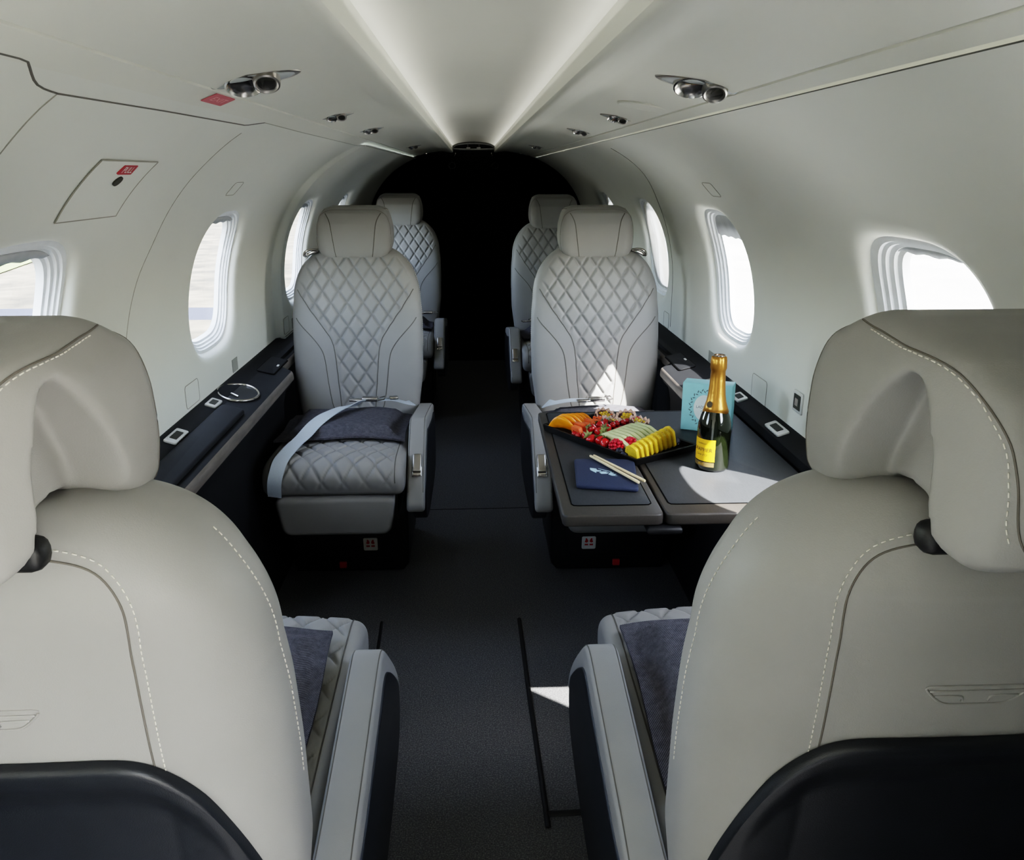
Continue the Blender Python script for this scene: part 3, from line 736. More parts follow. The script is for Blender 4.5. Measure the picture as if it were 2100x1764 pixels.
def crown(zz, vv, z0, fn):      # rounded top: replace everything above z0
    k = zz < z0-.004; ph = np.linspace(0, PI/2, 60); return np.r_[zz[k], z0+(1.05-z0)*np.sin(ph)], np.r_[vv[k], fn(1-np.cos(ph))]
ZH, HB = crown(ZH, HB, .87, lambda c: .224-.144*c); ZB, TB = crown(ZB, TB, .97, lambda c: .890-.040*c); ZT, TF = crown(ZT, TF, .97, lambda c: .706+.092*c)
INN = [(.223, .915), (.165, .84), (.108, .765), (.087, .727), (.078, .69), (.069, .59), (.059, .478)]
OUT = [(.229, .812), (.17, .757), (.135, .716), (.116, .675), (.104, .58), (.094, .515), (.085, .487), (.065, .476), (.0, .4725)]
def pillow(x, z, pw, ph):
    a = x/pw+z/ph; b = x/pw-z/ph
    da = np.abs(a-np.round(a))*pw*.82; db = np.abs(b-np.round(b))*pw*.82
    return np.minimum(da, db)
def backrest():
    zs = np.unique(np.r_[np.linspace(.40, .41, 4), np.linspace(.41, 1.0, 190), 1.0+.05*np.sin(np.linspace(0, PI/2, 40))])
    NF, NB = 150, 70; V = []; S = []
    inn = np.array(INN)[::-1]
    for z in zs:
        hw = np.interp(z, ZH, HB); tf = np.interp(z, ZT, TF); tb = np.interp(z, ZB, TB); tm = tf+(tb-tf)*.42
        a = np.linspace(0, PI, 300)
        def half(n, d, cnt):
            c = np.cos(a); s = np.sin(a); X = hw*np.sign(c)*np.abs(c)**(2/n); Y = d*np.abs(s)**(2/n)
            P = np.stack([X, Y], 1); L = np.r_[0, np.cumsum(np.linalg.norm(np.diff(P, axis=0), axis=1))]; t = np.linspace(0, L[-1], cnt)
            return np.interp(t, L, X), np.interp(t, L, Y)
        X, Y = half(4.2, tm-tf, NF); fx = X; fy = tm-Y
        # quilting on the front face
        hb = np.interp(z, inn[:, 1], inn[:, 0], left=.059, right=.3)
        d = pillow(X, np.full_like(X, z), .0285*2, .082)
        g = np.exp(-(d/.0042)**2)
        inside = np.clip((hb-.002-np.abs(X))/.012, 0, 1)*np.clip((z-.478)/.004, 0, 1)*np.clip((hw-.008-np.abs(X))/.012, 0, 1)*np.clip((1.03-z)/.02, 0, 1)
        face = np.clip((Y/(tm-tf)-.75)/.15, 0, 1)
        fy = fy+inside*face*(.0048*g-.003*(1-g)); sf = inside*face*np.exp(-(d/.0022)**2)*.42
        X2, Y2 = half(2.7, tb-tm, NB); bx = X2[::-1][1:-1]; by = (tm+Y2)[::-1][1:-1]
        V += list(zip(fx, fy, [z]*NF))+list(zip(bx, by, [z]*len(bx))); S += list(sf)+[0]*len(bx)
    n = NF+NB-2; mb = MB(); mb.add(V, gridfaces(n, len(zs), True) + [tuple(range(n-1, -1, -1)), tuple((len(zs)-1)*n+i for i in range(n))], 0, seam=S)
    bm = bmesh.new(); me = bpy.data.meshes.new('x'); me.from_pydata(mb.v, [], mb.f); bm.from_mesh(me); bmesh.ops.recalc_face_normals(bm, faces=bm.faces); bm.verts.index_update()
    mb.f = [tuple(q.index for q in w.verts) for w in bm.faces]; bm.free(); bpy.data.meshes.remove(me)
    bv = bvh_of(mb)
    def front(P): return [(x, float(np.interp(z, ZT, TF))-.01, z) for x, z in P]
    def rear(P): return [(x, float(np.interp(z, ZB, TB))+.01, z) for x, z in P]
    si = spline(INN, 8); so = spline(OUT, 8)
    for sx in (-1, 1):
        seam_line(mb, bv, front([(sx*x, z) for x, z in si]), 1, .0016)
        seam_line(mb, bv, front([(sx*x, z) for x, z in so]), 1, .0016)
    # rear panel seam with a row of light stitches outside it
    pan = spline([(.125, .72), (.128, .80), (.136, .91), (.142, .965), (.133, .997), (.112, 1.013), (.06, 1.021), (0, 1.023)], 8)
    full = [(x, z) for x, z in pan]+[(-x, z) for x, z in pan[::-1][1:]]
    seam_line(mb, bv, rear(full), 1, .0010)
    ou = inset2(full, .009); ou = [tuple(p) for p in ou[1:-1]]
    if abs(ou[3][0]) < .126: ou = [tuple(p) for p in inset2(full, -.009)[1:-1]]
    stitches(mb, bv, rear(ou), 2)
    # side stitching along the silhouette
    for sx in (-1, 1):
        ed = [(sx*float(np.interp(z, ZH, HB))*.995, float(np.interp(z, ZT, TF))*.60+float(np.interp(z, ZB, TB))*.40, z) for z in np.linspace(.70, 1.0, 30)]
        stitches(mb, bv, ed, 2, r=.0006)
    # embossed wing mark in the middle of the rear panel
    for P in ([(-.052, .868), (.052, .868), (.030, .846), (-.030, .846), (-.052, .868)], [(-.044, .862), (.044, .862)], [(-.038, .856), (-.008, .856), (-.012, .850)], [(.012, .850), (.008, .856), (.038, .856)]):
        seam_line(mb, bv, rear(P), 0, .0013, .004)
    return mb
_sp = spline([(0, .807), (.05, .8068), (.085, .8055), (.108, .801), (.128, .789), (.150, .763), (.168, .730), (.190, .665), (.205, .595), (.222, .46)], 10)
SHX, SHZ = _sp[:, 0], _sp[:, 1]
def backshell():
    def zb(x):
        ax = abs(x); return float(np.interp(ax, SHX, SHZ))
    mb = MB(); V = []; NU, NV = 131, 40; bv = None
    xs = np.linspace(-.222, .222, NU)
    for j in range(NV):
        q = (j/(NV-1))**1.5
        for x in xs:
            top = zb(x); z = top*(1-q)+.405*q if top > .41 else .405
            hw = np.interp(z, ZH, HB); tf = np.interp(z, ZT, TF); tb = np.interp(z, ZB, TB); tm = tf+(tb-tf)*.42
            k = min(abs(x)/hw, .999); yb = tm+(tb-tm)*(1-k**2.7)**(1/2.7)
            d = (top-z); lift = .012*min(1, d/.006)**.5*min(1., (1-k)*8) if d < .006 else .012*min(1., (1-k)*8)
            lift -= .010*np.clip((d-.025)/.03, 0, 1)*(1-np.clip((abs(x)-.13)/.05, 0, 1)); V.append((x, yb+lift+.001, z))
    mb.add(V, gridfaces(NU, NV)); return mb
def cushion():
    prof = spline([(.66, .44), (.60, .462), (.45, .474), (.28, .483), (.12, .49), (.05, .488), (.018, .475), (.002, .45), (.004, .415), (.022, .395), (.06, .388), (.3, .375), (.62, .36), (.66, .38)], 14, True)
    P = resample(prof, .006, True); n = len(P); c = np.array([.33, .43])
    L = np.r_[0, np.cumsum(np.linalg.norm(np.diff(P, axis=0), axis=1))]
    e = np.roll(P, -1, 0)-np.roll(P, 1, 0); e /= np.linalg.norm(e, axis=1)[:, None]; nr = np.stack([e[:, 1], -e[:, 0]], 1)
    if (nr[20]*np.array([0, 1])).sum() < 0: nr = -nr
    xs = np.concatenate([-.205+.022*(1-np.cos(np.linspace(0, PI/2, 9))), np.linspace(-.18, .18, 110), .205-.022*(1-np.cos(np.linspace(PI/2, 0, 9)))])
    V = []; S = []
    top = np.clip((.72-L)/.04, 0, 1)      # part of the outline that is top and front
    for x in xs:
        ed = max(0, abs(x)-.183)/.022; ins = .022*(1-math.sqrt(max(0, 1-ed*ed)))
        crown = .012*(1-(x/.205)**2)
        d = pillow(np.full(n, x), L, .062, .092); g = np.exp(-(d/.0045)**2)
        m = top*np.clip((.176-abs(x))/.006, 0, 1)*np.clip((L-.03)/.03, 0, 1)
        Q = P+nr*(crown*top-ins+m*(.003*(1-g)-.0045*g))[:, None]
        V += [(x, q[0], q[1]) for q in Q]; S += list(m*np.exp(-(d/.0022)**2)*.4)
    mb = MB(); f = gridfaces(n, len(xs), True)+[tuple(range(n-1, -1, -1)), tuple((len(xs)-1)*n+i for i in range(n))]
    me = bpy.data.meshes.new('x'); me.from_pydata(V, [], f); bm = bmesh.new(); bm.from_mesh(me); bmesh.ops.recalc_face_normals(bm, faces=bm.faces); bm.verts.index_update()
    f = [tuple(v.index for v in q.verts) for q in bm.faces]; bm.free(); bpy.data.meshes.remove(me)
    mb.add(V, f, 0, seam=S); bv = bvh_of(mb)
    for sx in (-1, 1):
        k = L < .70; seam_line(mb, bv, [(sx*.181, p[0]+q[0]*.01, p[1]+q[1]*.01) for p, q in zip(P[k][3:], nr[k][3:])], 1, .0014)
    return mb
HO = [(.075, 1.0), (.106, 1.014), (.128, 1.037), (.137, 1.065), (.1385, 1.09), (.134, 1.122), (.122, 1.155), (.106, 1.182), (.084, 1.202)]
def headrest():
    h = .0036; xs = np.arange(-.16, .1605, h); ts = np.arange(.69, 1.0005, h); zs = np.arange(.975, 1.225, h)
    X, T, Z = np.meshgrid(xs, ts, zs, indexing='ij')
    side = [(.728, 1.0), (.716, 1.03), (.714, 1.08), (.720, 1.13), (.740, 1.166), (.775, 1.188), (.83, 1.192), (.885, 1.186), (.925, 1.175), (.955, 1.155), (.973, 1.128), (.981, 1.10), (.980, 1.060), (.970, 1.033), (.95, 1.022), (.918, 1.034), (.875, 1.056), (.85, 1.058), (.825, 1.054), (.80, 1.036), (.775, 1.006)]
    fr = HO+[(-x, z) for x, z in HO[::-1]]
    pl = [(.10, .712), (.125, .727), (.138, .755), (.142, .80), (.137, .85), (.124, .89), (.108, .925), (.094, .952), (.080, .968), (.06, .980), (.03, .985)]
    pl = [(a, b) for a, b in pl]+[(-a, b) for a, b in pl[::-1]]
    d = smax(smax(sdpoly(T, Z, side), sdpoly(X, Z, fr), .022), sdpoly(X, T, pl), .022)
    rec = spline([(.890, 1.158), (.868, 1.142), (.843, 1.105), (.822, 1.065), (.812, 1.02), (.812, .96), (.924, .96), (.923, 1.07), (.918, 1.115), (.908, 1.145)], 5, True)
    dr = np.maximum(sdpoly(T, Z, rec), .083-np.abs(X)); d = smax(d, -dr, .004)
    v, f = nets(d, (xs[0], ts[0], zs[0]), h)
    A = np.array(v); E = np.array([(q[i], q[(i+1) % 4]) for q in f for i in range(4)])
    for _ in range(3):
        S = np.zeros_like(A); c = np.zeros(len(A)); np.add.at(S, E[:, 0], A[E[:, 1]]); np.add.at(S, E[:, 1], A[E[:, 0]]); np.add.at(c, E[:, 0], 1); np.add.at(c, E[:, 1], 1)
        A = A*.5+S/c[:, None]*.5
    mb = MB(); mb.add([tuple(q) for q in A], f)
    bv = bvh_of(mb)
    for sx in (-1, 1):   # front side-panel seams
        seam_line(mb, bv, [(sx*x, .705, z) for x, z in spline([(.103, 1.196), (.092, 1.176), (.082, 1.15), (.076, 1.11), (.062, 1.0)], 6)], 1, .0013)
        # rear seam with stitches
        p = spline([(.118, .775, 1.2), (.133, .82, 1.2), (.138, .87, 1.198), (.132, .905, 1.192), (.120, .94, 1.182), (.104, .97, 1.158), (.088, .99, 1.125), (.080, .995, 1.09), (.073, .99, 1.060), (.058, .985, 1.040), (.030, .975, 1.027), (0, .975, 1.024)], 8)
        seam_line(mb, bv, [(sx*a, b, c) for a, b, c in p], 1, .0009)
        stitches(mb, bv, [(sx*(a+.009), b, c) for a, b, c in p[6:-20]], 2)
    # thin seam round the front wing edge
    rim = [(x*.975, .742, 1.1+(z-1.1)*.985) for x, z in HO]; rim = rim+[(-x, t, z) for x, t, z in rim[::-1]]
    seam_line(mb, bv, rim, 1, .0006)
    return mb
def armrest():
    o = spline([(.74, .478), (.60, .505), (.40, .538), (.29, .554), (.255, .553), (.225, .538), (.15, .478), (.09, .425), (.045, .375), (.030, .345), (.042, .328), (.075, .338), (.14, .380), (.24, .450), (.40, .478), (.60, .45), (.74, .43)], 8, True)
    mb = MB(); mb.add(*prism(resample(o, .008, True), .2085, .2625, .010, 4, ax=lambda a, b, c: (c, a, b)))
    bv = bvh_of(mb)
    for x in (.2105, .260): seam_line(mb, bv, [(x, p[0], p[1]+.004) for p in spline([(.72, .482), (.60, .505), (.40, .538), (.29, .554), (.255, .553), (.225, .538), (.15, .478), (.09, .425), (.052, .383)], 6)], 1, .0010)
    sh = MB(); o2 = spline([(.73, .44), (.55, .47), (.36, .50), (.27, .515), (.2, .48), (.12, .42), (.075, .37), (.09, .30), (.16, .265), (.35, .24), (.72, .25)], 8, True)
    sh.add(*prism(resample(o2, .01, True), .222, .2660, .006, 3, ax=lambda a, b, c: (c, a, b)))
    # recline lever on the sloping front
    sl = math.atan2(.478-.425, .06)
    lev = MB(); T = TR((.238, .118, .4505), rx=sl)
    lev.add(*rbox(.027, .062, .012, .005, 3), 0, T @ TR((0, .004, .004)));
    lb = MB(); lb.add(*rbox(.028, .010, .010, .003, 2), 0, T @ TR((0, -.034, .002))); lb.add(*tube([(-.013, -.01, .004), (-.013, -.04, .003), (.013, -.04, .003), (.013, -.01, .004)], .002, 6), 0, T)
    return mb, sh, lev, lb
def base_parts():
    body = MB(); o = [(-.195, 0), (.165, 0), (.185, .02), (.19, .10), (.19, .27), (-.205, .27), (-.205, .10), (-.2, .02)]
    body.add(*prism(resample(o, .03, True), .31, .70, .012, 3, ax=lambda a, b, c: (a, c+(.10-b)*.12 if c < .5 else c, b)))
    body.add(*rbox(.36, .52, .10, .01), 0, TR((0, .36, .325)))
    pan = MB(); po = [(-.165, .055), (.125, .055), (.15, .17), (-.18, .17)]
    pan.add(*prism(resample(rr_poly(po, .012), .01, True), .30, .318, .006, 3, ax=lambda a, b, c: (a, c+(.10-b)*.12, b)))
    st = MB(); st.add(*prism(rrect(.0235, .0235, .005, cx=.062, cy=.112), .2955, .300, .001, ax=lambda a, b, c: (a, c+(.10-b)*.12, b)))
    red = []
    for sx in (-1, 1):
        red.append([(sx*.003, .116), (sx*.003, .122), (sx*.006, .127), (sx*.007, .1295), (sx*.011, .1295), (sx*.011, .124), (sx*.013, .119), (sx*.014, .116), (sx*.008, .1135)])
        red.append([(sx*.0025, .103), (sx*.0025, .1085), (sx*.014, .1085), (sx*.014, .103)])
    for q in red: st.add(*prism([(x+.062, z) for x, z in q], .2945, .2955, 0, ax=lambda a, b, c: (a, c+(.10-b)*.12, b)), 1)
    tb = MB(); tb.add(*rbox(.024, .010, .022, .002), 0, TR((-.032, .294, .040)))
    return body, pan, st, tb
def rr_poly(P, r, n=5):
    out = []; K = len(P)
    for i in range(K):
        a, b, c = [np.array(P[(i+k) % K], float) for k in (-1, 0, 1)]; u = (a-b)/np.linalg.norm(a-b); w = (c-b)/np.linalg.norm(c-b)
        for k in range(n+1):
            t = k/n; p0 = b+u*r; p1 = b+w*r; out.append(tuple((1-t)**2*p0+2*t*(1-t)*b+t*t*p1))
    return out
def legrest():
    o = rr_poly([(-.178, .388), (.178, .388), (.160, .260), (-.160, .260)], .03, 6)
    mb = MB(); mb.add(*prism(resample(o, .008, True), .006, .30, .016, 4, ax=lambda a, b, c: (a, c+(.388-b)*.16, b))); return mb
B_ = backrest(); C_ = cushion(); H_ = headrest(); S_ = backshell(); A_, AS_, LV_, LB_ = armrest(); BB_, BP_, BS_, BT_ = base_parts(); LG_ = legrest()
def bracket():
    mb = MB(); mb.add(*rbox(.196, .026, .026, .010, 3), 0, TR((0, .902, 1.030))); return mb
def guide():
    mb = MB(); a = [(-.128, .735, 1.040), (-.150, .720, 1.043), (-.168, .718, 1.036), (-.176, .735, 1.022), (-.172, .76, 1.02)]
    mb.add(*tube(spline(a, 5), .005, 8)); mb.add(*rbox(.042, .03, .012, .004), 0, TR((-.148, .748, 1.032), ry=-.35)); return mb
def make_seat(mir, loc, rz, name='cabin_seat'):
    t = (lambda m: m.mirror()) if mir else (lambda m: m)
    r = empty(name, loc, rz)
    hr = t(H_).build('headrest', ['leather', 'seam_dark', 'stitch'], r, sharp=0)
    t(B_).build('backrest', ['leather', 'seam_dark', 'stitch'], r, sharp=0)
    t(S_).build('back_shell', 'shell_black', r, sharp=50)
    t(C_).build('seat_cushion', ['leather', 'seam_dark'], r, sharp=0)
    t(LG_).build('leg_rest', 'leather', r, sharp=60)
    a = t(A_).build('armrest', ['leather', 'seam_dark'], r, sharp=60)
    lv = t(LV_).build('recline_lever', 'chrome_soft', a); t(LB_).build('lever_guard', 'chrome', a)
    t(AS_).build('armrest_shell', 'shell_black', r, sharp=60)
    b = t(BB_).build('base', 'black_plastic', r); t(BP_).build('stowage_panel', 'black_plastic', b)
    st = t(BS_).build('life_vest_sticker', ['white_plastic', 'red'], b, smooth=False, label='white square sticker with red life vest symbol'); t(BT_).build('pull_tab', 'red', b, label='red pull tab')
    t(bracket()).build('headrest_bracket', 'black_plastic', r); t(guide()).build('belt_guide', 'chrome', r, label='chrome shoulder belt guide')
    return r
XL, XR = -.43, .424
seatA = make_seat(False, (XL, 2.36, 0), 0)
seatB = make_seat(True, (XR, 2.34, 0), 0)
seats = {'L2': seatA, 'R2': seatB, 'L3': dup(seatA, (XL, 4.30, 0)), 'R3': dup(seatB, (XR, 3.98, 0)), 'L1': dup(seatB, (XL, 1.50, 0), (0, 0, PI)), 'R1': dup(seatA, (XR, 1.50, 0), (0, 0, PI))}
G = 'grey leather cabin seats'
tag(seats['L2'], 'grey quilted leather seat facing us with a pale belt across its dark cushion pad', 'seat', G)
tag(seats['R2'], 'grey quilted leather seat facing us behind the dining table, sunlight on its back', 'seat', G)
tag(seats['L3'], 'rear grey quilted seat facing us, on the emergency exit side by the black curtain', 'seat', G)
tag(seats['R3'], 'rear grey quilted seat facing us, partly hidden behind the seat at the table', 'seat', G)
tag(seats['L1'], 'brightly lit grey leather seat seen from behind, on the emergency exit side', 'seat', G)
tag(seats['R1'], 'shaded grey leather seat seen from behind, next to the dining table', 'seat', G)
bpy.context.view_layer.update()

# seat pads: felt cushions on the seats
CT = [(.0, .475), (.05, .498), (.12, .503), (.28, .497), (.45, .488), (.60, .476), (.66, .45)]
def ctop(t, x=0): return float(np.interp(t, [p[0] for p in CT], [p[1] for p in CT]))+.005-.012*(x/.205)**2
def make_pad(seat, t0, t1, hx, cxl, lb, seed, thick=.022, skew=0., raise_=0., front_over=0.):
    rr = np.random.default_rng(seed); N = 36; mb = MB(); up = []; dn = []
    ph = rr.uniform(0, 6, 4)
    for j in range(N):
        for i in range(N):
            u = i/(N-1)*2-1; v = j/(N-1)
            x = cxl+u*hx*(1+.02*math.sin(ph[0]+5*v))+skew*(v-.5); t = t0+(t1-t0)*v+.008*math.sin(ph[1]+4*u)
            e = min(1-abs(u), 2*min(v, 1-v)); fl = np.clip((e-.10)/.22, 0, 1); pz = fl*fl*(3-2*fl)
            z = ctop(max(t, .0), min(abs(x), .205))+.006+raise_
            w = .004*math.sin(ph[2]+6*v+3*u)*(1-pz)+.003*math.sin(7*u*v+ph[3])
            up.append((x, t, z+.006+thick*pz+max(0, w))); dn.append((x, t, z+max(0, w)*.8))
    f = gridfaces(N, N); mb.add(up, f); mb.add(dn, [tuple(reversed(q)) for q in f])
    per = [i for i in range(N)]+[j*N+N-1 for j in range(1, N)]+[(N-1)*N+i for i in range(N-2, -1, -1)]+[j*N for j in range(N-2, 0, -1)]
    K = len(per); mb.f += [(per[(k+1) % K], per[k], per[k]+N*N, per[(k+1) % K]+N*N) for k in range(K)]; mb.m += [0]*K
    o = mb.build('seat_pad', 'felt', None, sharp=60); o.matrix_world = seat.matrix_world.copy()
    tag(o, lb, 'cushion', 'dark felt seat pads'); return o
make_pad(seats['L2'], .20, .575, .203, -.006, 'dark grey felt pad under the pale belt on the seat facing us', 1, .026)
make_pad(seats['R2'], .20, .60, .20, 0, 'felt seat pad in the sun behind the dining table', 2, .026)
make_pad(seats['L3'], .28, .62, .19, 0, 'felt seat pad on the rear seat of the emergency exit side', 3, .03)
make_pad(seats['R3'], .28, .62, .19, 0, 'felt seat pad on the rear seat behind the table side', 4, .03)
make_pad(seats['L1'], .115, .50, .165, 0.005, 'dark felt pad on the brightly lit near seat seen from behind', 5, .022)
make_pad(seats['R1'], .115, .52, .180, 0.0, 'dark felt pad with a raised hem on the shaded near seat beside the table', 6, .030)

# belts (parts of their seats)
def ribbon(path, w, th=.0018, side=None):
    P = [Vector(p) for p in path]; v = []
    for i, p in enumerate(P):
        t = (P[min(i+1, len(P)-1)]-P[max(i-1, 0)]).normalized(); s = Vector(side[i]) if side else Vector((1, 0, 0)); s = (s-t*s.dot(t)).normalized()
        n = t.cross(s)
        for a, b in ((-1, 1), (1, 1), (1, -1), (-1, -1)): v.append(p+s*(a*w/2)+n*(b*th/2))
    f = []
    for i in range(len(P)-1):
        for k in range(4): f.append((i*4+k, i*4+(k+1) % 4, i*4+4+(k+1) % 4, i*4+4+k))
    f += [(3, 2, 1, 0), tuple((len(P)-1)*4+k for k in range(4))]
    return v, f
def buckle(root, pos, rz, lb='chrome buckle'):
    mb = MB(); T = TR(pos, rz=rz)
    mb.add(*rbox(.055, .030, .014, .004, 3), 0, T); mb.add(*rbox(.05, .022, .008, .003), 0, T @ TR((-.045, -.004, -.003))); mb.add(*tube([(.03, -.02, 0), (.052, -.02, .004), (.052, .02, .004), (.03, .02, 0)], .0025, 6), 0, T)
    return mb.build('buckle', 'chrome', root, label=lb)
def belt(root, pts, sides, w=.046):
    P = spline(pts, 8); Sd = spline(sides, 8); mb = MB(); mb.add(*ribbon(P, w, .002, [tuple(s) for s in Sd])); return mb.build('seat_belt', 'belt', root, sharp=40, label='pale grey webbing belt')
b1 = belt(seats['L2'], [(.03, .505, .547), (-.018, .43, .553), (-.056, .335, .554), (-.085, .255, .546), (-.108, .17, .530), (-.128, .09, .521), (-.146, .022, .504), (-.156, -.006, .475), (-.164, -.010, .440), (-.170, .008, .395)],
     [(.6, .7, 0)]*3+[(.65, .65, 0), (.7, .6, 0), (.75, .5, 0), (.8, .3, 0), (.9, .1, -.1), (.95, 0, -.2), (.97, 0, -.2)], .040)
buckle(seats['L2'], (.055, .525, .554), -.05); 
mb = MB(); mb.add(*ribbon(spline([(.08, .53, .548), (.13, .545, .546), (.18, .555, .530), (.196, .585, .522)], 6), .03, .002, [(0, 1, 0)]*19)); mb.build('seat_belt', 'belt', seats['L2'], label='short belt end')
mb = MB(); mb.add(*rbox(.03, .025, .01, .003), 0, TR((.135, .545, .552), rz=.2)); mb.build('belt_tongue', 'chrome', seats['L2'])
buckle(seats['R2'], (-.02, .50, .556), .1); 
mb = MB(); mb.add(*ribbon(spline([(-.05, .50, .552), (-.11, .51, .550), (-.17, .53, .535), (-.19, .57, .522)], 6), .04, .002, [(0, 1, 0)]*19)); mb.build('seat_belt', 'belt', seats['R2'])
buckle(seats['R3'], (-.12, .50, .560), .3); buckle(seats['L3'], (.16, .555, .545), 0)

# ------------------------------------------------------------------ dining table
TZ = .665
r = empty('dining_table', (.43, 1.91, TZ)); ox, oy = .43, 1.91
def leaf(P, ins, parent):
    o = [(x-ox, y-oy) for x, y in P]
    mb = MB(); mb.add(*prism(resample(rr_poly(o, .016), .01, True), -.024, 0, .004)); lf = mb.build('table_leaf', 'table_rim', parent)
    q = [(x-ox, y-oy) for x, y in ins]; mb = MB(); oo = resample(rr_poly(q, .010), .01, True); mb.add(*prism(oo, -.003, .0012, .001)); mb.build('inset_panel', 'table_inset', lf)
    g = MB(); g.add(*tube([(a, b, .0006) for a, b in oo], .0013, 6, True)); g.build('inset_gap', 'curtain', lf)
    return lf
leaf([(.153, 1.535), (.3515, 1.535), (.3535, 2.29), (.160, 2.29)], [(.176, 1.585), (.336, 1.585), (.338, 2.275), (.182, 2.275)], r)
leaf([(.3555, 1.535), (.703, 1.535), (.703, 2.29), (.3575, 2.29)], [(.371, 1.585), (.698, 1.585), (.698, 2.275), (.373, 2.275)], r)
mb = MB(); mb.add(*rbox(.07, .06, .014, .006, 3), 0, TR((.352-ox, 1.553-oy, -.032))); mb.build('latch', 'black_plastic', r, label='black latch under the seam')
mb = MB(); mb.add(*rbox(.30, .05, .03, .005), 0, TR((.43-ox, 1.95-oy, -.040))); mb.build('support_arm', 'black_plastic', r)
tag(r, 'dark fold-out dining table with two inset leaves, set with fruit and champagne', 'table')
TT = TZ+.0013
# fruit tray
ca = np.array([.176, 2.176]); cb = np.array([.352, 1.850]); cc = np.array([.497, 1.999]); cd = np.array([.335, 2.275])
e1 = cc-cb; e1 /= np.linalg.norm(e1); e1 = np.array([math.cos(math.radians(32.5)), math.sin(math.radians(32.5))]); e2 = np.array([-e1[1], e1[0]])
TW, TL = .200, .352       # short side along e1, long side along e2
org = np.array([.346, 1.812]); ctr = org+e1*TW/2+e2*TL/2
tray = empty('fruit_tray', (ctr[0], ctr[1], TT), math.atan2(e1[1], e1[0]))
mb = MB(); o = rrect(TW/2, TL/2, .006, 3); inn = [tuple(p) for p in inset2(ccw(o), .007)]; inn2 = [tuple(p) for p in inset2(ccw(o), .009)]; n = len(inn)
oc = ccw(o); inn0 = [tuple(p) for p in inset2(oc, -.0)]
v = [(a, b, .0005) for a, b in inset2(oc, .004)]+[(a, b, .016) for a, b in oc]+[(a, b, .0175) for a, b in inset2(oc, .002)]+[(a, b, .016) for a, b in inn]+[(a, b, .004) for a, b in inn2]
mb.add(v, gridfaces(n, 5, True)+[tuple(range(n-1, -1, -1)), tuple(4*n+i for i in range(n))]); mb.build('tray_body', 'tray_black', tray, sharp=35)
tag(tray, 'black rectangular tray of sliced fruit on the dining table', 'tray')
RZ = math.atan2(e1[1], e1[0])
def on_tray(a, b, z=.0045):      # a along the short side, b along the long side, both from the near corner
    p = org+e1*a+e2*b; return (p[0], p[1], TT+z)
def place(o, a, b, z=.0045, rz=0., rx=0., ry=0.):
    o.location = on_tray(a, b, z); o.rotation_euler = (rx, ry, RZ+rz); return o
def fruit(first, lb, cat, grp): tag(first, lb, cat, grp); return first
def mesh_thing(mb, name, mats, sharp=40): return mb.build(name, mats, None, sharp=sharp)
# pineapple: a row of upright wedges along the near short side
def wedge():
    mb = MB(); o = [(-.022, 0), (.022, 0), (.021, .012), (.012, .036), (-.004, .041), (-.020, .032)]
    mb.add(*prism(resample(rr_poly(o, .003, 3), .004, True), -.0046, .0046, .0015, 2, ax=lambda a, b, c: (c, a, b))); return mb
names = ['nearest the tray corner', 'second', 'third', 'fourth', 'fifth', 'sixth', 'seventh', 'eighth', 'last, beside the melon']
p0 = None
for k in range(9):
    o = mesh_thing(wedge(), 'pineapple_slice', 'pineapple') if k == 0 else p0.copy()
    if k == 0: p0 = o
    else: COL.objects.link(o)
    place(o, .020+.0182*k, .034+.0035*k, .006, rz=.12, ry=-.22); o.scale = (1, .92, .88+.045*k)
    tag(o, 'yellow pineapple slice, %s in the row from the near tray corner' % names[k], 'fruit', 'pineapple slices')
# honeydew: overlapping pale green slices
def melon():
    mb = MB(); o = [(-.055, 0), (.055, 0), (.052, .018), (.025, .030), (-.025, .030), (-.052, .018)]
    mb.add(*prism(resample(rr_poly(o, .005, 3), .005, True), -.0048, .0048, .0016, 2, ax=lambda a, b, c: (c, a, b))); return mb
m0 = None; ordn = ['first', 'second', 'third', 'fourth', 'fifth', 'sixth', 'seventh', 'eighth']
for k in range(8):
    o = mesh_thing(melon(), 'melon_slice', 'melon') if k == 0 else m0.copy()
    if k == 0: m0 = o
    else: COL.objects.link(o)
    place(o, .044+.0178*k, .122+.004*k, .006, rz=.05, ry=-.3); o.scale = (1, 1, 1.12)
    tag(o, 'pale green melon slice, %s in the row from the raspberries' % ordn[k], 'fruit', 'melon slices')
# mango: long orange crescents at the far corner
def mango():
    mb = MB(); n = 14; V = []
    for i in range(n+1):
        t = i/n; w = math.sin(PI*min(max(t, .02), .98))**.7; x = (t-.5)*.105
        for k in range(10):
            a = 2*PI*k/10; V.append((.008*w*math.cos(a), x, .020*w+.020*w*math.sin(a)+.010*math.sin(PI*t)))
    mb.add(V, gridfaces(10, n+1, True, True)+[tuple(range(10)), tuple(n*10+k for k in range(9, -1, -1))]); return mb
g0 = None
for k in range(6):
    o = mesh_thing(mango(), 'mango_slice', 'mango', 0) if k == 0 else g0.copy()
    if k == 0: g0 = o
    else: COL.objects.link(o)
    place(o, .026+.0165*k, .298+.002*k, .006, rz=.5-.05*k, ry=-.35)
    o.scale = (.8, .9-.05*abs(k-2), 1-.06*abs(k-1))
    tag(o, 'orange mango slice, %s from the tray edge by the aisle' % ordn[k], 'fruit', 'mango slices')
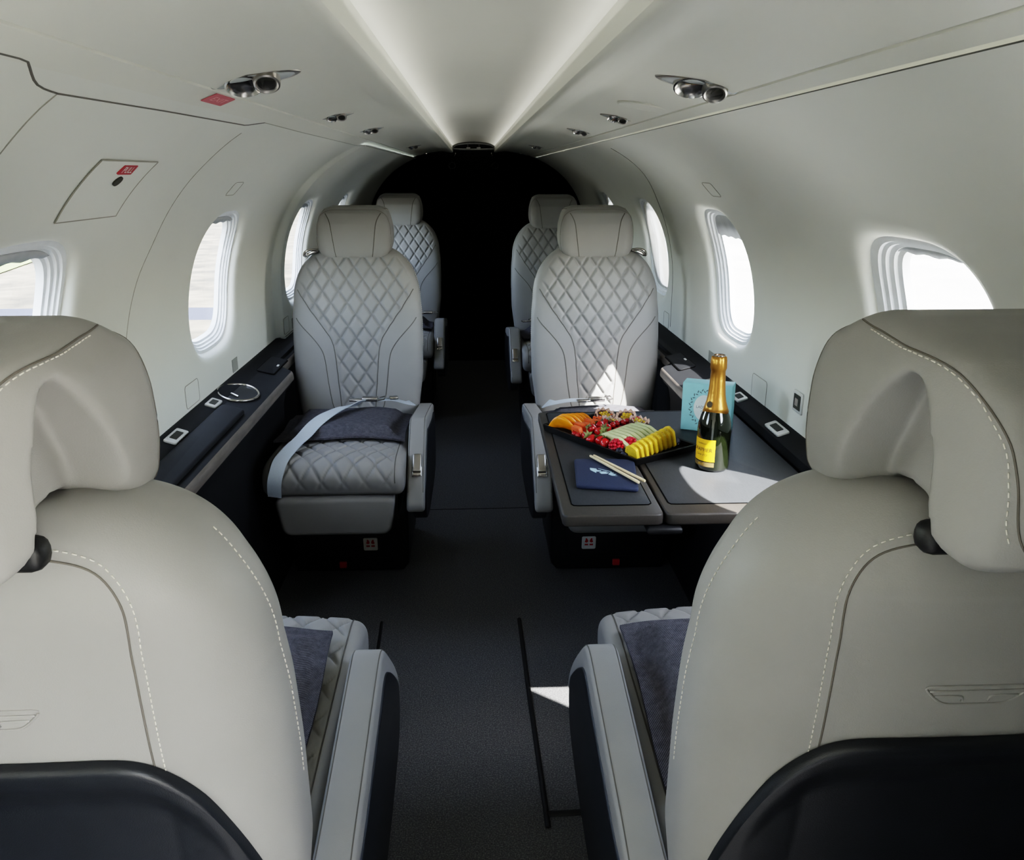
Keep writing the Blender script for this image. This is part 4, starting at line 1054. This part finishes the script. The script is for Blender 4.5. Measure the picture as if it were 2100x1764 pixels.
# papaya: salmon blocks behind the berries
def papaya():
    mb = MB(); mb.add(*prism(resample(rr_poly([(-.022, 0), (.022, 0), (.017, .028), (-.017, .030)], .004, 3), .004, True), -.0055, .0055, .0015, 2, ax=lambda a, b, c: (c, a, b))); return mb
q0 = None
for k in range(8):
    o = mesh_thing(papaya(), 'papaya_slice', 'papaya') if k == 0 else q0.copy()
    if k == 0: q0 = o
    else: COL.objects.link(o)
    place(o, .028+.0195*k, .238+.0045*k+(.008 if k % 2 else 0), .006+.003*(k % 2), rz=.1*((k % 3)-1), ry=-.25)
    tag(o, 'salmon pink papaya slice, %s in its row behind the red berries' % ordn[k], 'fruit', 'papaya slices')
# passion fruit halves
def passion():
    root = empty('passion_fruit'); mb = MB(); mb.add(*lathe([(.0001, 0), (.012, .002), (.019, .010), (.021, .018), (.020, .021)], 22)); mb.build('rind', 'passion_rind', root, sharp=0)
    mb = MB(); n = 22; vv = []
    for j, (rr, zz) in enumerate(((.020, .021), (.0165, .0205), (.014, .016))):
        for k in range(n): a = 2*PI*k/n; vv.append((rr*math.cos(a), rr*math.sin(a), zz+(.006*(k % 2) if j < 2 else 0)))
    mb.add(vv, gridfaces(n, 3, True)); mb.build('flesh', 'passion_flesh', root, sharp=20)
    mb = MB()
    for k in range(9):
        a = k*2.4; q = .0105*math.sqrt((k+.4)/9); v, f = sphere(.0042, 8, 6); mb.add(v, f, 0, TR((q*math.cos(a), q*math.sin(a), .0200)))
    mb.build('pulp', 'passion_pulp', root, sharp=0); return root
pf = None
for k, (a, b, rx, lb) in enumerate(((.183, .232, .5, 'halved passion fruit with yellow pulp nearest the blue box'), (.142, .278, .55, 'halved passion fruit with yellow pulp beside the papaya'), (.176, .185, .25, 'zigzag-cut passion fruit half behind the red currants'), (.120, .226, .25, 'zigzag-cut passion fruit half among the red currants'))):
    o = passion() if k == 0 else dup(pf)
    if k == 0: pf = o
    place(o, a, b, .012 if k < 2 else .009, rz=.6*k); o.scale = (1.3,)*3; o.rotation_euler = (rx*.6, -rx*.3, .8*k); tag(o, lb, 'fruit', 'passion fruit halves')
# strawberries with calyx
def strawberry():
    root = empty('strawberry'); mb = MB(); mb.add(*lathe([(.0001, -.014), (.005, -.012), (.0095, -.004), (.0115, .004), (.009, .010), (.0001, .012)], 16)); mb.build('flesh', 'strawberry', root, sharp=0)
    mb = MB()
    for k in range(6):
        a = k*PI/3; c, s = math.cos(a), math.sin(a); px, py = -s, c
        mb.add([(.002*px, .002*py, .0125), (.007*c+.0035*px, .007*s+.0035*py, .0135), (.015*c, .015*s, .010+.006*(k % 2)), (.007*c-.0035*px, .007*s-.0035*py, .0135), (-.002*px, -.002*py, .0125)], [(0, 1, 2, 3, 4)])
    mb.add(*tube([(0, 0, .012), (.002, 0, .019)], .0012, 6)); c = mb.build('calyx', 'leafgreen', root, sharp=0, label='green leafy calyx'); return root
s0 = None
sp = [(.020, .200), (.014, .172), (.022, .148), (.046, .206), (.044, .180), (.050, .156), (.078, .214), (.080, .190), (.104, .224), (.018, .128)]
for k, (a, b) in enumerate(sp):
    o = strawberry() if k == 0 else dup(s0)
    if k == 0: s0 = o
    place(o, a, b, .019+.012*(k in (3, 4, 6, 7, 8)), rz=k*1.3); o.rotation_euler = (1.0+.3*math.sin(k*2), .5*math.cos(k*3), k*1.7)
    tag(o, 'red strawberry with green calyx heaped between the papaya and the melon', 'fruit', 'strawberries in the tray')
# red currants
c0 = None
for k in range(26):
    if k < 18: a, b, z = .098+.017*(k % 6)+.003*(k//6), .165+.016*(k//6)+.004*(k % 2), .016+.009*(k//6)
    else: a, b, z = .014+.014*((k-18) % 4), .222+.014*((k-18)//4), .016
    if k == 0:
        mb = MB(); v, f = sphere(.0078, 12, 8); mb.add(v, f); mb.add(*tube([(0, 0, .0075), (.0006, 0, .0105)], .0012, 5)); o = mb.build('red_currant', 'berry_red', None, sharp=0); c0 = o
    else: o = c0.copy(); COL.objects.link(o)
    place(o, a, b, z, rx=k, ry=k*.7)
    tag(o, 'shiny red currant among the heaped berries on the fruit tray' if k < 18 else 'shiny red currant beside the mango slices at the tray edge', 'fruit', 'red currants by the melon' if k < 18 else 'red currants by the mango')
# raspberries and blueberries
def raspberry():
    mb = MB()
    for j in range(5):
        z = -.010+.0055*j; rr = (.0055, .0095, .011, .010, .006)[j]; n = (5, 9, 10, 9, 5)[j]
        for k in range(n):
            a = 2*PI*(k+.5*(j % 2))/n; v, f = sphere(.0038, 7, 5); mb.add(v, f, 0, TR((rr*math.cos(a), rr*math.sin(a), z)))
    v, f = sphere(.010, 10, 7, (1, 1, 1.1)); mb.add(v, f); return mb
ra = raspberry().build('raspberry', 'raspberry', None, sharp=0); place(ra, .006+.020, .098, .019, rx=1.2, ry=.3); ra.scale = (1.25,)*3; tag(ra, 'raspberry leaning on the aisle-side rim of the fruit tray', 'fruit', 'raspberries')
rb = ra.copy(); COL.objects.link(rb); place(rb, .058, .085, .022, rx=1.3, ry=1.0); tag(rb, 'raspberry lying against the pineapple and melon slices', 'fruit', 'raspberries')
b0 = None
for k, (a, b, z, lb) in enumerate(((.016, .073, .014, 'blueberry below the raspberry at the tray rim'), (.010, .050, .014, 'blueberry at the near end of the pineapple row'), (.094, .078, .018, 'blueberry between the raspberry and the melon'), (.108, .076, .023, 'blueberry resting at the melon foot'), (.182, .055, .014, 'blueberry in the far tray corner beyond the pineapple'))):
    if k == 0:
        mb = MB(); mb.add(*lathe([(.0001, -.009), (.006, -.0075), (.0095, 0), (.007, .007), (.0045, .0085), (.0035, .007), (.0001, .0068)], 14)); o = mb.build('blueberry', 'blueberry', None, sharp=50); b0 = o
    else: o = b0.copy(); COL.objects.link(o)
    place(o, a, b, z, rx=.5*k); tag(o, lb, 'fruit', 'blueberries')
# napkin sleeve with emblem
P = [(.1955, 1.676), (.2105, 1.850), (.347, 1.841), (.322, 1.648)]
mb = MB(); mb.add(*prism(resample(rr_poly(P, .010), .006, True), TT+.0002, TT+.010, .004))
cx_, cy_ = .262, 1.752; ang = -.55
def em(P): return [(cx_+ (a*math.cos(ang)-b*math.sin(ang))*.001, cy_+(a*math.sin(ang)+b*math.cos(ang))*.001, TT+.0104) for a, b in P]
for P in ([(-36, 12), (-22, 14), (-16, 6), (-8, 8), (-4, 2), (-14, -4), (-10, -12), (-24, -4), (-30, 0)], [(-2, 4), (8, 8), (6, 0), (14, 4), (12, -6), (2, -12), (-6, -6)], [(15, 8), (24, 6), (22, 0), (32, 2), (30, -6), (38, -8), (26, -12), (16, -8)], [(-18, 18), (2, 14), (16, 12), (16, 10), (0, 11), (-18, 16)]):
    mb.add(em(P), [tuple(range(len(P)))], 1)
o = mb.build('napkin', ['napkin', 'emblem'], None, sharp=40); tag(o, 'folded navy napkin with a light blue wing emblem under chopsticks', 'napkin')
ch = None
for k, (a, b, lb) in enumerate((((.2475, 1.853), (.326, 1.672), 'pale wooden chopstick on the napkin, the one nearer the aisle'), ((.256, 1.855), (.340, 1.680), 'pale wooden chopstick on the napkin, the one nearer the tray'))):
    A = Vector((*a, TT+.0145)); Bv = Vector((*b, TT+.0135)); mb = MB(); mb.add(*tube([(0, 0, 0), (0, .002, 0), (0, (Bv-A).length-.002, 0), (0, (Bv-A).length, 0)], [.002, .0028, .0034, .0026], 8)); o = mb.build('chopstick', 'chopstick', None)
    o.location = A; o.rotation_euler = (0, 0, math.atan2(Bv.y-A.y, Bv.x-A.x)-PI/2); tag(o, lb, 'chopstick', 'chopsticks')
# champagne bottle
bt = empty('champagne_bottle', (.515, 1.800, TT+.0005))
mb = MB(); mb.add(*lathe([(.0001, .006), (.026, .002), (.0335, .001), (.036, .005), (.0365, .012), (.0365, .092), (.0352, .106), (.0315, .121), (.0262, .136), (.0218, .150), (.0188, .166), (.0166, .19), (.0150, .235)], 48)); mb.build('glass_body', 'bottle_glass', bt, sharp=0)
mb = MB(); prof = [(.0285, .1315), (.0250, .1425), (.0212, .1555), (.0190, .170), (.0175, .188), (.0164, .206), (.0156, .222), (.0166, .225), (.0176, .229), (.0172, .245), (.0158, .2535), (.013, .2555), (.0001, .2555)]
v, f = lathe(prof, 48); v2 = []
for (x, y, z) in v:
    a = math.atan2(y, x); q = math.hypot(x, y)
    if z > .223 and q > .001: q *= 1+.035*math.sin(a*9)*min(1, (z-.223)/.01)
    if z < .132: z -= .005*math.cos(a-4.2)
    v2.append((q*math.cos(a), q*math.sin(a), z))
mb.add(v2, f); fo = mb.build('foil', 'gold_foil', bt, sharp=0, label='crinkled gold foil')
mb = MB(); mb.add(*tube([(.0125*math.cos(a), .0125*math.sin(a), .2560) for a in np.linspace(0, 2*PI, 28, endpoint=False)], .0016, 6, True)); mb.build('wire_cap', 'chrome', fo)
def wrap(R, a0, a1, z0, z1, n=26, zf=None):
    v = []
    for j in range(2):
        for i in range(n):
            a = a0+(a1-a0)*i/(n-1); z = z0 if j == 0 else z1; v.append((R*math.cos(a), R*math.sin(a), z))
    return v, gridfaces(n, 2)
F = -PI/2-.95     # label faces a little towards the aisle
mb = MB(); mb.add(*wrap(.0369, F-.95, F+.80, .024, .074)); v, f = text('DRAPPIER', .0118)
def onc(v, dz, da=0., R=.0373): return [(R*math.cos(F+da+a/R), R*math.sin(F+da+a/R), dz+b) for a, b, c in v]
mb.add(onc(v, .0500, -.05), f, 1); v, f = text("Carte d'Or", .0070, shear=.3); mb.add(onc(v, .0385, -.05), f, 1); v, f = text('CHAMPAGNE', .0045); mb.add(onc(v, .0635, -.05), f, 1)
mb.add(*wrap(.03695, F-.9, F+.78, .012, .022), 2); v, f = text('BRUT', .006); mb.add(onc(v, .0170, -.05), f, 0)
mb.build('label', ['label_yellow', 'label_ink', 'label_band'], bt, smooth=True, sharp=30, label='yellow paper label with dark lettering')
mb = MB(); mb.add(*wrap(.0370, F+2.45, F+3.5, .024, .080)); mb.build('back_label', 'label_yellow', bt)
mb = MB(); v, f = lathe([(.0001, 0), (.0072, 0), (.0072, .0012), (.0001, .0016)][::1], 18); a = F+.05
mb.add(v, f, 0, Matrix.Translation((.0232*math.cos(a), .0232*math.sin(a), .1500)) @ Matrix.Rotation(a, 4, 'Z') @ Matrix.Rotation(PI/2-.30, 4, 'Y')); mb.build('neck_seal', 'label_ink', bt, label='dark round neck seal')
tag(bt, 'dark champagne bottle with gold foil neck and yellow label on the table', 'bottle')
# light blue gift box
bx = empty('gift_box', (.582, 2.098, TT+.0003), -.42)
mb = MB(); mb.add(*rbox(.125, .052, .125, .002, 2), 0, TR((0, 0, .0625))); mb.build('box', 'box_blue', bx)
mb = MB(); oval = [(.026*math.cos(a), .034*math.sin(a)) for a in np.linspace(0, 2*PI, 32, endpoint=False)]
mb.add([(x-.006, -.0263, z+.062) for x, z in oval], [tuple(range(32))], 0)
for k in range(40):
    a = 2*PI*k/40; q = 1.18+.12*(k % 2); x, z = .028*math.cos(a)*q-.006, .036*math.sin(a)*q+.062; c, s = math.cos(a+.7*(-1)**k), math.sin(a+.7*(-1)**k)
    mb.add([(x-c*.005, -.0264, z-s*.005), (x-s*.0016, -.0264, z+c*.0016), (x+c*.005, -.0264, z+s*.005), (x+s*.0016, -.0264, z-c*.0016)], [(0, 1, 2, 3)], 1)
v, f = text('LADURÉE', .0095); mb.add([(a-.006, -.0265, b+.064) for a, b, c in v], f, 1); v, f = text('PARIS', .006); mb.add([(a-.006, -.0265, b+.053) for a, b, c in v], f, 1)
mb.build('emblem', ['box_white', 'box_mark'], bx, smooth=False, label='white oval in a grey leaf wreath')
tag(bx, 'light blue gift box with an oval wreath emblem behind the bottle', 'box')

# ------------------------------------------------------------------ outside
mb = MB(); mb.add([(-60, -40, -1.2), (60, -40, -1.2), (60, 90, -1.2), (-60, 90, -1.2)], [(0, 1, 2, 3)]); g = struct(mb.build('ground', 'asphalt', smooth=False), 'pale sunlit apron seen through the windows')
mb = MB(); mb.add([(-60, 17, -1.17), (-11.0, 17, -1.17), (-12.1, 22.5, -1.17), (-14.5, 34, -1.17), (-26, 90, -1.17), (-60, 90, -1.17)], [(0, 1, 2, 3, 4, 5)]); o = mb.build('grass_verge', 'grass', smooth=False); tag(o, 'sunlit strip of grass beyond the apron, seen through the near window', 'grass', kind='stuff')

# ------------------------------------------------------------------ light
world = bpy.data.worlds.new('sky'); SC.world = world; world.use_nodes = True; nt = world.node_tree
sky = nt.nodes.new('ShaderNodeTexSky'); sky.sky_type = 'NISHITA'; sky.sun_disc = False; sky.sun_elevation = math.radians(47); sky.sun_rotation = math.radians(141); sky.altitude = 100; sky.air_density = 1.; sky.dust_density = 1.5
bg = nt.nodes['Background']; hs = nt.nodes.new('ShaderNodeHueSaturation'); hs.inputs['Saturation'].default_value = .62; nt.links.new(sky.outputs[0], hs.inputs['Color']); nt.links.new(hs.outputs[0], bg.inputs[0]); bg.inputs[1].default_value = 1.35
sun = bpy.data.lights.new('sun', 'SUN'); so = bpy.data.objects.new('sun', sun); COL.objects.link(so); sun.energy = 22; sun.angle = math.radians(.6); sun.color = (1, .96, .90)
so.rotation_euler = Vector((-.59, .67, -1)).to_track_quat('-Z', 'Y').to_euler(); so.location = (4, -5, 8)
def portal(name, loc, n, sx, sy):
    l = bpy.data.lights.new(name, 'AREA'); o = bpy.data.objects.new(name, l); COL.objects.link(o); l.shape = 'RECTANGLE'; l.size = sx; l.size_y = sy; l.cycles.is_portal = True
    o.location = loc; o.rotation_euler = Vector(n).to_track_quat('-Z', 'Z').to_euler()
nx0, nz0 = pn(WCS)
for sg in (-1, 1):
    for c in WIN[sg]:
        p = W(sg, c, WCS, .075); portal('window_portal', p, (-sg*nx0, 0, -nz0), .40, .36)
for sx in (-1, 1):      # added lamps behind the ceiling rails, fill light for the recess, no real fitting
    l = bpy.data.lights.new('recess_fill', 'AREA'); o = bpy.data.objects.new('recess_fill', l); COL.objects.link(o); l.shape = 'RECTANGLE'; l.size = .02; l.size_y = 6.6; l.energy = .36; l.color = (1, .97, .90)
    zz = -Vector((-sx*.55, 0, 1)).normalized(); yy = Vector((0, 1, 0)); xx = yy.cross(zz)
    o.matrix_world = Matrix(((xx.x, yy.x, zz.x, sx*.124), (xx.y, yy.y, zz.y, 2.6), (xx.z, yy.z, zz.z, 1.450), (0, 0, 0, 1)))
portal('door_portal', (.80, -.635, .65), (-1, 0, 0), 1.03, 1.3)
#portal('cockpit_portal', (0, -2.85, 1.06), (0, 1, 0), .84, .16)

SC.view_settings.view_transform = 'Filmic'; SC.view_settings.look = 'High Contrast'; SC.view_settings.exposure = 1.25
SC.cycles.use_denoising = True; SC.cycles.adaptive_threshold = .02; SC.cycles.max_bounces = 10; SC.cycles.diffuse_bounces = 6; SC.cycles.transparent_max_bounces = 12; SC.cycles.sample_clamp_indirect = 8; SC.cycles.caustics_reflective = False; SC.cycles.caustics_refractive = False
